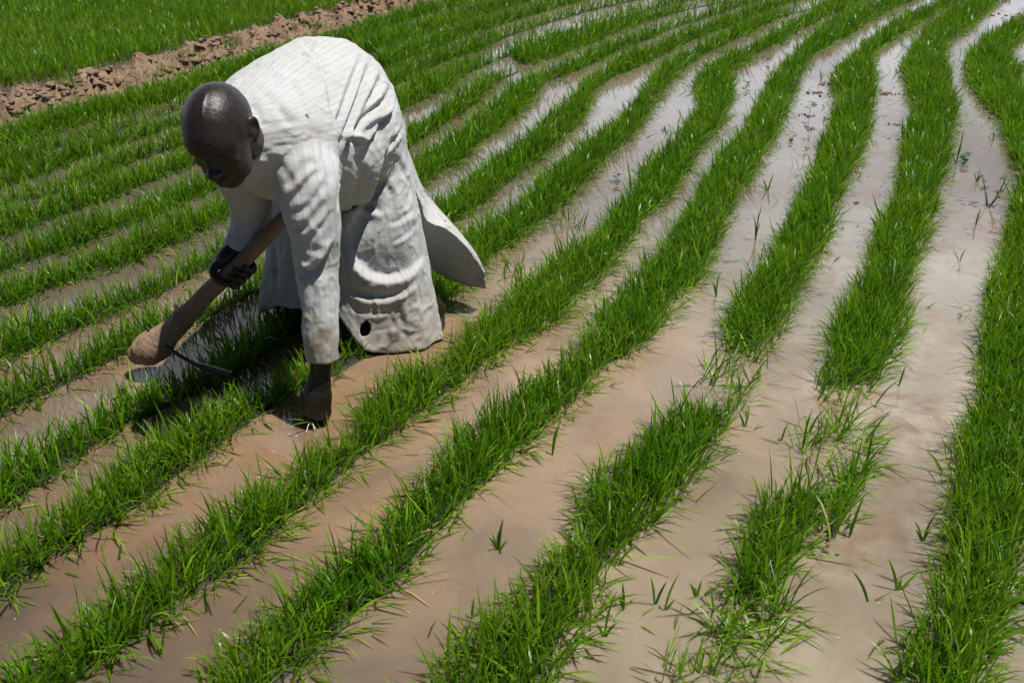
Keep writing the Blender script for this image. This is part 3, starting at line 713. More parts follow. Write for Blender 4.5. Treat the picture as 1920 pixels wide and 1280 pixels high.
debris(1662, 177, 'reddish-brown leaf debris in bright water between two rows, upper right', 12, .04)
debris(1546, 158, 'small brown debris above the other leaf debris', 6, .03)
debris(1514, 218, 'brown debris round the foot of the broad-leaved weed', 6, .025)
debris(1680, 234, 'dark brown speck of debris at the left edge of a row, upper right', 4, .012, .012)
debris(1605, 381, 'tiny red-brown crumb on the grey water right of centre', 3, .006, .008)
debris(1873, 223, 'small orange-brown leaf in the upper right channel', 3, .02, .018)
debris(1535, 1027, 'withered brownish leaf bits at the foot of the dense clump, lower right', 7, .02, .008)
debris(137, 1028, 'pale brown husk bits at the water edge, lower left', 5, .014, .009)
debris(1888, 30, 'debris line across the water at the top right', 14, .07, .02)
debris(1512, 62, 'pale wet debris at the edge of a distant row, upper right', 9, .05, .018, M_FOAM)

# foam flecks and bubbles (uncountable scum)
fl = [(870, 735), (868, 740), (855, 728), (860, 745), (880, 738), (905, 690), (912, 694), (950, 690), (952, 693), (480, 888), (485, 892), (455, 886), (430, 862), (480, 872), (510, 870), (540, 815), (585, 815), (600, 806),
      (1165, 672), (1190, 678), (1275, 654), (1480, 752), (1376, 835), (1640, 820), (1470, 795), (1690, 775), (1660, 785), (1000, 640), (760, 700), (705, 735), (690, 708), (420, 885), (930, 560), (900, 590), (1730, 790), (1600, 800), (870, 575), (560, 860), (1215, 930)]
vs, fs, off = [], [], 0
for (a, b_) in fl:
    for q in range(2):
        c = gnd(a + random.gauss(0, 12), b_ + random.gauss(0, 7)); r = random.uniform(.0010, .0036)
        vs.append(IV * V(r * random.uniform(.8, 1.8), r, r * .45) + c + V(0, 0, .001)); fs.append(IF + off); off += len(IV)
for q in range(150):
    c = gnd(random.uniform(0, 1920), random.uniform(180, 1280)); r = random.uniform(.0008, .0022)
    vs.append(IV * V(r * 1.5, r, r * .5) + c); fs.append(IF + off); off += len(IV)
tag(link('foam_flecks', mesh_np('foam_flecks', np.concatenate(vs), np.concatenate(fs)), None, M_FOAM), 'pale foam flecks and specks drifting on the muddy water', 'foam', None, 'stuff')

# white crumpled plastic far away
c = gnd(75, 0, .1)
p = IV * V(.075, .05, .035) * (1 + .6 * (vnoise(IV[:, 0] * 3, IV[:, 1] * 3 + IV[:, 2] * 2) - .5))[:, None]
o = link('plastic_bag', mesh_np('plastic_bag', p, IF), None, M_WHITE); o.location = (c[0], 9.55, .13)
tag(o, 'white crumpled bag lying at the far bank, top left corner', 'bag')

# ================================================================== the man
def catmull(P, n):
    P = np.asarray(P, float); m = len(P); out = []
    T = np.linspace(0, m - 1, n)
    for t in T:
        i = min(int(t), m - 2); f = t - i
        p0 = P[max(i - 1, 0)]; p1 = P[i]; p2 = P[i + 1]; p3 = P[min(i + 2, m - 1)]
        out.append(.5 * ((2 * p1) + (-p0 + p2) * f + (2 * p0 - 5 * p1 + 4 * p2 - p3) * f * f + (-p0 + 3 * p1 - 3 * p2 + p3) * f ** 3))
    return np.array(out)
def tube(pts, rad, n=16, m=None, squash=None, cap=True):
    """closed tapered tube with rounded ends; pts (k,3), rad (k,)"""
    m = m or max(8, 6 * len(pts))
    P = catmull(np.c_[np.asarray(pts, float), np.asarray(rad, float)], m); R = np.maximum(P[:, 3], .001); P = P[:, :3]
    T = np.gradient(P, axis=0); T /= np.linalg.norm(T, axis=1)[:, None]
    ref = V(0, 0, 1) if abs(T[0][2]) < .9 else V(1, 0, 0)
    a = unit(np.cross(T[0], ref)); vs = []
    # rounded ends
    ends0 = [(-math.cos(x), math.sin(x)) for x in (.35, .8, 1.2)]
    rows = []
    A = []
    for k in range(m):
        a = unit(a - T[k] * np.dot(a, T[k])); A.append(a)
    def ring(c, a, t, r):
        b = np.cross(t, a); th = np.linspace(0, 2 * math.pi, n, endpoint=False)
        ca, cb = (1, 1)
        if squash: ca, cb = squash
        return c + r * (np.cos(th)[:, None] * a * ca + np.sin(th)[:, None] * b * cb)
    if cap:
        for d, s in ends0: rows.append(ring(P[0] + T[0] * d * R[0], A[0], T[0], R[0] * s))
    for k in range(m): rows.append(ring(P[k], A[k], T[k], R[k]))
    if cap:
        for d, s in reversed(ends0): rows.append(ring(P[-1] - T[-1] * d * R[-1], A[-1], T[-1], R[-1] * s))
    V_ = np.concatenate(rows); M_ = len(rows)
    f = []
    for i in range(M_ - 1):
        for j in range(n): f.append([i * n + j, i * n + (j + 1) % n, (i + 1) * n + (j + 1) % n, (i + 1) * n + j])
    c0 = len(V_); V_ = np.r_[V_, [rows[0].mean(0)], [rows[-1].mean(0)]]
    for j in range(n): f.append([c0, (j + 1) % n, j]); f.append([c0 + 1, (M_ - 1) * n + j, (M_ - 1) * n + (j + 1) % n])
    return V_, f
def ell(c, r, R=None, dsp=None):
    bm = bmesh.new(); bmesh.ops.create_uvsphere(bm, u_segments=24, v_segments=16, radius=1)
    v = np.array([x.co for x in bm.verts]); f = [[q.index for q in p.verts] for p in bm.faces]; bm.free()
    v = v * np.asarray(r, float)
    if R is not None: v = v @ np.asarray(R).T
    return v + np.asarray(c, float), f
def union(pieces, voxel, name):
    me = bpy.data.meshes.new(name); vs, fs, off = [], [], 0
    for v, f in pieces:
        vs += [tuple(x) for x in v]; fs += [[int(i) + off for i in q] for q in f]; off += len(v)
    me.from_pydata(vs, [], fs)
    bm = bmesh.new(); bm.from_mesh(me); bmesh.ops.recalc_face_normals(bm, faces=bm.faces); bm.to_mesh(me); bm.free()
    o = bpy.data.objects.new(name, me); COL.objects.link(o)
    md = o.modifiers.new('r', 'REMESH'); md.mode = 'VOXEL'; md.voxel_size = voxel; md.adaptivity = 0
    dg = bpy.context.evaluated_depsgraph_get(); ev = o.evaluated_get(dg)
    me2 = bpy.data.meshes.new_from_object(ev); bpy.data.objects.remove(o)
    n = len(me2.vertices); co = np.zeros(n * 3, np.float32); me2.vertices.foreach_get('co', co); co = co.reshape(-1, 3).astype(float)
    ne = len(me2.edges); ed = np.zeros(ne * 2, np.int32); me2.edges.foreach_get('vertices', ed); ed = ed.reshape(-1, 2)
    nf = len(me2.polygons); lt = np.zeros(nf, np.int32); me2.polygons.foreach_get('loop_total', lt)
    lv = np.zeros(len(me2.loops), np.int32); me2.loops.foreach_get('vertex_index', lv)
    assert (lt == 4).all(), set(lt)
    q = lv.reshape(-1, 4)
    bpy.data.meshes.remove(me2)
    return co, q, ed
def smooth(co, ed, it, lam=.5, mask=None):
    n = len(co); deg = np.bincount(ed.ravel(), minlength=n).astype(float)[:, None]; deg[deg == 0] = 1
    for _ in range(it):
        s = np.zeros_like(co)
        for k in range(3):
            s[:, k] = np.bincount(ed[:, 0], weights=co[ed[:, 1], k], minlength=n) + np.bincount(ed[:, 1], weights=co[ed[:, 0], k], minlength=n)
        d = (s / deg - co) * lam
        if mask is not None: d = d * mask[:, None]
        co = co + d
    return co
def vnormals(co, q):
    a = np.cross(co[q[:, 2]] - co[q[:, 0]], co[q[:, 3]] - co[q[:, 1]]); n = np.zeros_like(co)
    for k in range(4):
        for c in range(3): n[:, c] += np.bincount(q[:, k], weights=a[:, c], minlength=len(co))
    return n / np.maximum(np.linalg.norm(n, axis=1), 1e-12)[:, None]

# ---- head frame in camera coordinates (right, up, toward camera)
TW = -FW
def camv(a, b, c): return unit(a * RT + b * UP + c * TW)
HC = PY(416, 253, 2.27)
hf = camv(-.17, -.82, .53)                      # where the face looks
hu = camv(-.25, .55, .79); hu = unit(hu - hf * np.dot(hu, hf))
hl = unit(np.cross(hu, hf))                     # his left (picture right)
if hl[0] < 0: hl = -hl
HR = np.stack([hl, hf, hu], 1)                  # columns: left, forward, up
HS = .94
def H(x, y, z): return HC + (hl * x + hf * y + hu * z) * HS

body = []
def B(v_f): body.append(v_f)
B(ell(H(0, -.012, .030), (.076, .098, .088), HR))                       # skull
B(ell(H(0, .035, .022), (.066, .062, .070), HR))                      # forehead
B(ell(H(0, .030, -.035), (.060, .062, .070), HR))                     # face
B(ell(H(0, .052, -.085), (.036, .036, .030), HR))                     # chin
B(ell(H(.040, .045, -.055), (.024, .034, .036), HR)); B(ell(H(-.040, .045, -.055), (.024, .034, .036), HR))
B(ell(H(.036, .064, -.020), (.024, .016, .015), HR)); B(ell(H(-.036, .064, -.020), (.024, .016, .015), HR))  # cheekbones
B(tube([H(-.050, .068, .018), H(-.026, .085, .024), H(0, .086, .020), H(.026, .085, .024), H(.050, .068, .018)], [.008, .010, .009, .010, .008], 10))
B(tube([H(0, .088, .014), H(0, .098, -.012), H(0, .108, -.030)], [.008, .010, .015], 10))                  # nose
B(ell(H(.014, .103, -.033), (.010, .010, .009), HR)); B(ell(H(-.014, .103, -.033), (.010, .010, .009), HR))
B(tube([H(-.024, .090, -.060), H(0, .102, -.056), H(.024, .090, -.060)], [.005, .0075, .005], 10))
B(tube([H(-.021, .088, -.070), H(0, .099, -.071), H(.021, .088, -.070)], [.005, .0085, .005], 10))
for s in (1, -1):                                                      # ears
    e = [H(s * .072, -.002, -.012), H(s * .083, -.016, .014), H(s * .086, -.028, .022), H(s * .087, -.038, .008), H(s * .083, -.034, -.018), H(s * .074, -.014, -.036), H(s * .071, -.004, -.034)]
    B(tube(e, [.004, .0045, .005, .005, .005, .006, .005], 8, 26)); B(ell(H(s * .077, -.020, -.004), (.0045, .021, .028), HR))
# neck, trunk (inside the robe)
NB_ = V(-.672, 2.47, .775)
B(tube([H(0, -.045, -.045), (H(0, -.05, -.09) + NB_) / 2, NB_], [.056, .052, .054], 20))
B(tube([NB_, V(-.62, 2.56, .765), V(-.585, 2.74, .76), V(-.55, 2.90, .745), V(-.54, 2.97, .68)], [.055, .09, .10, .12, .11], 20))
B(tube([V(-.78, 2.53, .735), V(-.65, 2.52, .755), V(-.55, 2.47, .73)], [.036, .05, .036], 16))
# legs
B(tube([V(-.46, 2.96, .64), V(-.44, 2.945, .38), V(-.30, 2.94, .13), V(-.245, 2.955, .05)], [.09, .055, .036, .029], 16))
B(tube([V(-.62, 2.96, .66), V(-.65, 2.95, .38), V(-.69, 3.0, .12), V(-.70, 3.03, .04)], [.095, .062, .044, .035], 16))
B(tube([V(-.258, 2.985, .01), V(-.255, 2.93, .0), V(-.255, 2.86, -.012)], [.034, .034, .026], 12))
B(tube([V(-.70, 3.05, .01), V(-.71, 2.95, .0), V(-.715, 2.88, -.012)], [.034, .034, .026], 12))

# ---- near (left) arm, its hand in the water
W1 = PY(601, 700, 2.345)
sh1 = PY(570, 345, 2.46); el1 = PY(600, 500, 2.42)
B(tube([sh1, (sh1 + el1) / 2, el1, PY(603, 600, 2.37), PY(603, 660, 2.35), W1], [.036, .036, .036, .034, .030, .0285], 18))
K1 = PY(592, 766, 2.335)                                             # knuckles
hx = unit(PY(625, 766, 2.335) - PY(560, 766, 2.335)); ax1 = unit(K1 - W1); nn = unit(np.cross(hx, ax1)); 
if nn[1] > 0: nn = -nn                                                # nn: back of the hand, towards the camera
def L1(x, y, z): return K1 + hx * x + ax1 * y + nn * z
B(tube([W1, L1(0, -.075, .0), L1(.0, -.04, .0), L1(0, -.005, -.002)], [.0290, .033, .041, .0395], 20, None, (1.0, 1.0)))
B(tube([W1 + hx * .006, L1(-.016, -.05, .004), L1(-.024, -.012, .004)], [.020, .019, .016], 12)); B(tube([W1 - hx * .0, L1(.020, -.05, .004), L1(.027, -.012, .0)], [.020, .018, .014], 12))
for k, (x0, ln) in enumerate([(-.034, .92), (-.0115, 1.04), (.0115, 1.0), (.033, .84)]):                  # fingers curl under and in
    spread = x0 * .35
    B(tube([L1(x0, -.025, .006), L1(x0 * 1.05, .004, .012), L1(x0 * 1.0, .030 * ln, .004), L1(x0 * .85, .046 * ln, -.014), L1(x0 * .62, .050 * ln, -.030)],
           [.0088, .0118, .0096, .0088, .0070], 12, 22))
B(tube([L1(-.018, -.065, -.010), L1(-.036, -.030, -.018), L1(-.034, .005, -.030), L1(-.018, .034, -.034), L1(-.008, .048, -.030)], [.014, .014, .0115, .0095, .0075], 12, 22))
# tendons on the back of the hand
for x0 in (-.022, -.008, .008, .021):
    B(tube([L1(x0 * .5, -.060, .027), L1(x0 * .9, -.025, .0325), L1(x0 * 1.1, -.004, .022)], [.0030, .0044, .0055], 8, 12))
B(tube([W1 + nn * .026 - hx * .008, L1(.004, -.055, .030), L1(-.003, -.035, .033)], [.002, .0022, .0015], 8, 12))

# ---- hoe geometry (needed for the gripping hand)
HO_T = PY(600, 348, 2.66); HO_B = PY(318, 622, 2.60); HO_K = PY(290, 646, 2.60)
axh = unit(HO_B - HO_T)
# ---- far (right) arm gripping the handle
sh2 = V(-.77, 2.54, .72); el2 = PY(474, 402, 2.70); W2 = PY(446, 468, 2.66)
g = PY(443, 506, 2.625); t_ = np.dot(g - HO_T, axh); G = HO_T + axh * t_      # grip centre on the handle axis
B(tube([sh2, (sh2 + el2) / 2 + V(0, 0, .01), el2, (el2 + W2) / 2, W2], [.036, .036, .036, .034, .028], 16))
tow = unit(TW - axh * np.dot(TW, axh)); sd = unit(np.cross(axh, tow))
if sd[2] < 0: sd = -sd                                                # sd: upward side of the handle
hr = .030                                                             # handle radius at the grip
palm0 = G + sd * (hr + .012) + tow * .004
B(tube([W2, (W2 + palm0) / 2 + sd * .004, palm0 - sd * .004, G + sd * (hr + .006) - tow * .012], [.028, .029, .028, .026], 16))
def around(ang, r, a): return G + axh * a + r * (sd * math.cos(ang) + tow * math.sin(ang))
for k in range(4):                                                    # fingers wrap behind, under and up to the front
    a = -.034 + .0225 * k; ln = [.9, 1.0, .97, .82][k]
    angs = [-.3, -.95, -1.7, -2.5, -3.2, -3.9 * (1 if ln > .85 else .94), -4.5 * ln]
    B(tube([around(x, hr + [.014, .013, .011, .0105, .010, .009, .0085][i], a + .004 * i * 0) for i, x in enumerate(angs)], [.0125, .012, .0115, .0105, .0098, .0092, .0075], 12, 30))
B(tube([around(.1, hr + .012, .015), around(.7, hr + .014, .040), around(1.35, hr + .011, .046), around(2.0, hr + .009, .040), around(2.5, hr + .008, .030)], [.015, .0135, .011, .0095, .0075], 12, 26))
B(tube([around(.0, hr + .014, -.030), around(.0, hr + .014, .03)], [.018, .018], 12))

co, q, ed = union(body, .0028, 'body')
co = smooth(co, ed, 4, .5)
hm_ = np.clip(1.6 - np.linalg.norm(co - HC, axis=1) / .12, 0, 1)
co = smooth(co, ed, 9, .5, hm_)
# eye sockets, forehead crease, head veins as real relief
nrm_ = vnormals(co, q)
loc = (co - HC) @ HR
def dent(c, r, d):
    global co
    w_ = np.exp(-(((loc - V(*c)) / V(*r)) ** 2).sum(1)); co = co - nrm_ * (w_ * d)[:, None]
for s in (1, -1): dent((s * .031, .088, .004), (.018, .03, .011), .009)
for s in (1, -1):
    dent((s * .086, -.018, .004), (.010, .008, .012), .006); dent((s * .085, -.026, -.012), (.010, .004, .008), .003)
dent((0, .085, .046), (.040, .03, .003), .0018); dent((0, .085, .058), (.036, .03, .003), .0016); dent((.01, .09, .036), (.03, .03, .0025), .0016)
dent((.018, .02, .115), (.004, .035, .03), -.0022)
near_hand = (np.abs(co[:, 2] - .12) < .14) & (np.abs(co[:, 0] + .47) < .12) & (co[:, 1] < 2.5)
wr = (fbm(co[:, 0] * 130, co[:, 2] * 60 + co[:, 1] * 50, 3) - .5) * .0032
co = co + nrm_ * (wr * near_hand)[:, None]
me = mesh_np('person', co, q); person = link('person', me, None, M_SKIN)
tag(person, 'dark-skinned bald man bent double in a long white striped robe, one hand in the water', 'person')
M_EYE = mat_simple('eye', (.10, .085, .075), .2, 0, 10, .1)
M_IRIS = mat_simple('iris', (.02, .012, .01), .1, 0, 10, .1)
for s in (1, -1):
    c = H(s * .031, .066, .002); v, f = ell((0, 0, 0), (.0115, .0115, .0080), HR)
    m_ = bpy.data.meshes.new('eye'); m_.from_pydata([tuple(x + c) for x in v], [], f); m_.materials.append(M_EYE); m_.materials.append(M_IRIS)
    for p_ in m_.polygons:
        p_.use_smooth = True
        if (Vector(p_.center) - Vector(c)).normalized().dot(Vector(unit(hf * .9 - hu * .45))) > .88: p_.material_index = 1
    eo = bpy.data.objects.new('eye', m_); COL.objects.link(eo); eo.parent = person

# ================================================================== robe
def loft(secs, M=90, N=96):
    """secs: (centre, A, B) ellipse sections -> closed surface; returns verts, faces, stripe(theta) & along arrays"""
    C_ = catmull([s[0] for s in secs], M); A_ = catmull([s[1] for s in secs], M); B_ = catmull([s[2] for s in secs], M)
    th = np.linspace(0, 2 * math.pi, N, endpoint=False)
    P = C_[:, None] + np.cos(th)[None, :, None] * A_[:, None] + np.sin(th)[None, :, None] * B_[:, None]
    return P
def loft_faces(M, N):
    f = [[i * N + j, i * N + (j + 1) % N, (i + 1) * N + (j + 1) % N, (i + 1) * N + j] for i in range(M - 1) for j in range(N)]
    return f
def close(P):
    M, N = P.shape[:2]; v = P.reshape(-1, 3); f = loft_faces(M, N); c0 = len(v)
    v = np.r_[v, [P[0].mean(0)], [P[-1].mean(0)]]
    for j in range(N): f.append([c0, (j + 1) % N, j]); f.append([c0 + 1, (M - 1) * N + j, (M - 1) * N + (j + 1) % N])
    return v, f
LV = V(.966, -.255, 0)
def sec(c, a, b, La=LV): return (np.asarray(c, float), La * a if np.isscalar(a) else np.asarray(a, float), np.asarray(b, float) if not np.isscalar(b) else V(0, 0, b))
TORSO = [
 sec((-.694, 2.375, .775), .062, .058),
 sec((-.684, 2.41, .772), .105, .090),
 sec((-.655, 2.48, .762), .165, .132),
 sec((-.620, 2.60, .735), .195, .188),
 sec((-.578, 2.74, .705), .214, .232),
 sec((-.548, 2.87, .695), .220, V(0, .04, .240)),
 sec((-.536, 2.95, .672), .222, V(0, .135, .195)),
 sec((-.532, 2.965, .570), .226, V(0, .175, .09)),
 sec((-.530, 2.955, .42), .248, V(0, .178, .0)),
 sec((-.532, 2.94, .25), .276, V(0, .178, 0)),
 sec((-.535, 2.925, .09), .300, V(0, .176, 0)),
 sec((-.533, 2.915, .006), .310, V(0, .175, 0)),
]
Pt = loft(TORSO, 120, 120)
# folds that hang down the skirt, lifted hem on the left
thn = np.linspace(0, 2 * math.pi, 120, endpoint=False)
for i in range(120):
    z = Pt[i, :, 2]; c = Pt[i].mean(0)
    k = np.clip((i / 119 - .62) / .38, 0, 1)
    amp = .012 * k ** 1.2
    rad = np.sin(thn * 9 + .6 + k * .5) * .6 + np.sin(thn * 5 + 2.1) * .7 + np.sin(thn * 14 + 1 + k) * .25
    d = Pt[i] - c; d[:, 2] = 0; d /= np.maximum(np.linalg.norm(d, axis=1), 1e-6)[:, None]
    Pt[i] += d * (amp * rad)[:, None]
lift = np.interp(Pt[:, :, 0], [-.86, -.72, -.60, -.53, -.485, -.45, -.40], [.06, .11, .135, .125, .055, .015, .0])
front = np.clip((2.98 - Pt[:, :, 1]) / .12, 0, 1)
kz = np.clip((.40 - Pt[:, :, 2]) / .38, 0, 1)
Pt[:, :, 2] += np.where(np.arange(120)[:, None] > 80, kz * (lift * (.35 + .65 * front)), 0)

def sleeve(cs, rs, asp=1.0, M=60, N=48):
    C_ = catmull(cs, M); R_ = np.interp(np.linspace(0, 1, M), np.linspace(0, 1, len(rs)), rs)
    T = np.gradient(C_, axis=0); T /= np.linalg.norm(T, axis=1)[:, None]
    th = np.linspace(0, 2 * math.pi, N, endpoint=False); P = np.zeros((M, N, 3))
    a0 = RT
    for i in range(M):
        a = unit(a0 - T[i] * np.dot(a0, T[i])); b = np.cross(T[i], a)
        P[i] = C_[i] + R_[i] * (np.cos(th)[:, None] * a + np.sin(th)[:, None] * b * asp)
    return P
S1c = [V(-.585, 2.54, .755), PY(566, 312, 2.46), PY(580, 372, 2.42), PY(592, 440, 2.405), PY(594, 500, 2.40), PY(599, 570, 2.375), PY(602, 640, 2.352), PY(603, 676, 2.345)]
S1r = [.080, .086, .078, .064, .056, .050, .044, .041]
S2c = [V(-.69, 2.55, .745), PY(446, 318, 2.62), PY(464, 362, 2.67), PY(472, 410, 2.70), PY(452, 472, 2.67)]
S2r = [.075, .066, .060, .055, .050]
P1 = sleeve(S1c, S1r); P2 = sleeve(S2c, S2r)
# gathered rings near elbow and cuff of the near sleeve
pieces = [('t', Pt), ('a', P1), ('b', P2)]
co, q, ed = union([close(P) for _, P in pieces], .0044, 'robe')
co = smooth(co, ed, 4, .5)
jm = np.zeros(len(co))
for jc, jr in ((PY(585, 285, 2.44), .15), (PY(555, 340, 2.42), .11), (V(-.78, 2.52, .72), .14)):
    jm = np.maximum(jm, np.clip(1.5 - 1.5 * np.linalg.norm(co - jc, axis=1) / jr, 0, 1))
co = smooth(co, ed, 60, .5, jm)
# nearest original surface -> cloth coordinates
def surf(P, stripe0):
    M, N = P.shape[:2]; v = P.reshape(-1, 3); f = loft_faces(M, N)
    return BVHTree.FromPolygons([Vector(x) for x in v], f), M, N
trees = []
for (nm, P), circ in zip(pieces, (1.30, .36, .36)):
    bv_, M, N = surf(P, 0)
    seglen = np.r_[0, np.cumsum(np.linalg.norm(np.diff(P.mean(1), axis=0), axis=1))]
    trees.append((bv_, M, N, P, circ, seglen))
stripe = np.zeros(len(co)); along = np.zeros(len(co)); piece = np.zeros(len(co), int)
for i in range(len(co)):
    best = None; pv = Vector(co[i])
    for k, tr in enumerate(trees):
        r = tr[0].find_nearest(pv)
        if r[0] is not None and (best is None or r[3] < best[1][3]): best = (k, r)
    k, r = best; bv_, M, N, P, circ, sg = trees[k]; fi = r[2]; a, b = divmod(fi, N)
    p00 = P[a, b]; p01 = P[a, (b + 1) % N]; p10 = P[a + 1, b]; d = np.array(r[0])
    e1 = p01 - p00; e2 = p10 - p00
    s_ = np.dot(d - p00, e1) / max(1e-9, np.dot(e1, e1)); t_ = np.dot(d - p00, e2) / max(1e-9, np.dot(e2, e2))
    stripe[i] = (b + min(1, max(0, s_))) / N * circ; along[i] = sg[a] + (sg[a + 1] - sg[a]) * min(1, max(0, t_)); piece[i] = k

# ---- creases traced on the photograph, found on the cloth by casting rays from the camera
def bvh_now(): return BVHTree.FromPolygons([Vector(x) for x in co], [list(map(int, x)) for x in q])
def cast_line(bv_, pts):
    out = []
    P = catmull([V(a, b, 0) for a, b in pts], max(4, 6 * len(pts)))
    for a, b, _ in P:
        r = bv_.ray_cast(Vector(CAM), Vector(unit(ray(a, b))))
        if r[0] is not None: out.append(np.array(r[0]))
    return np.array(out)
def seg_dist(co_, L):
    best = np.full(len(co_), 9.0); par = np.zeros(len(co_)); n = len(L)
    lo = L.min(0) - .08; hi = L.max(0) + .08
    m = np.where(((co_ > lo) & (co_ < hi)).all(1))[0]; c = co_[m]; bd = np.full(len(m), 9.0); bp = np.zeros(len(m)); sg = np.zeros((len(m), 3))
    for i in range(n - 1):
        ab = L[i + 1] - L[i]; l2 = max(1e-9, ab @ ab); t = np.clip(((c - L[i]) @ ab) / l2, 0, 1)
        v = c - (L[i] + t[:, None] * ab); d = np.linalg.norm(v, axis=1); k = d < bd
        bd[k] = d[k]; bp[k] = (i + t[k]) / (n - 1); sg[k] = v[k]
    return m, bd, bp, sg
NRM = vnormals(co, q); DISP = np.zeros(len(co))
def step(bv_, pts, h, below, above, side=(0, 1), sharp=.006):
    """one layer of cloth standing proud of the next along the traced edge"""
    L = cast_line(bv_, pts)
    if len(L) < 3: print('step lost', pts); return
    jump = np.linalg.norm(np.diff(L, axis=0), axis=1)
    if jump.max() > .12: L = L[:int(np.argmax(jump)) + 1] if np.argmax(jump) > len(L) / 2 else L[int(np.argmax(jump)) + 1:]
    if len(L) < 3: return
    lo = L.min(0) - .2; hi = L.max(0) + .2
    m = np.where(((co > lo) & (co < hi)).all(1))[0]; c = co[m]; bd = np.full(len(m), 9.0); bp = np.zeros(len(m)); sg = np.zeros((len(m), 3)); n = len(L)
    for i in range(n - 1):
        ab = L[i + 1] - L[i]; t = np.clip(((c - L[i]) @ ab) / max(1e-9, ab @ ab), 0, 1); v = c - (L[i] + t[:, None] * ab); d = np.linalg.norm(v, axis=1); k = d < bd
        bd[k] = d[k]; bp[k] = (i + t[k]) / (n - 1); sg[k] = v[k]
    s = np.sign(sg @ (side[0] * RT - side[1] * UP)) * bd
    taper = np.clip(np.minimum(bp, 1 - bp) * 3.5, 0, 1)
    DISP[m] += h * np.where(s > 0, np.exp(-(s / below) ** 2), -np.exp(-(s / above) ** 2)) * np.tanh(np.abs(s) / sharp) * taper
def crease(bv_, pts, depth, width, ridge=0.0, side=(1, 0), gain=1.0):
    """valley of given depth along the traced line, with a raised lip on one picture side"""
    L = cast_line(bv_, pts)
    if len(L) < 3: print('crease lost', pts); return
    jump = np.linalg.norm(np.diff(L, axis=0), axis=1)
    if jump.max() > .12: L = L[:int(np.argmax(jump)) + 1] if np.argmax(jump) > len(L) / 2 else L[int(np.argmax(jump)) + 1:]
    if len(L) < 3: return
    m, d, p, v = seg_dist(co, L)
    taper = np.clip(np.minimum(p, 1 - p) * 4, 0, 1) ** .7
    ph = pts[0][0] * .37 + pts[0][1] * .11
    mod = .45 + .9 * vnoise(p * 3.1 + ph, p * 0 + ph)
    depth *= .62 * gain; ridge *= .50 * gain; taper = taper * mod; width = width * (.8 + .5 * vnoise(p * 2.3 + ph * 2, p * 0))
    DISP[m] -= depth * np.exp(-(d / width) ** 2) * taper
    if ridge:
        sdv = side[0] * RT - side[1] * UP
        s = v @ sdv; s = np.sign(s) * d
        DISP[m] += ridge * np.exp(-((s - width * 1.7) / (width * 1.15)) ** 2) * taper

bv0 = bvh_now()
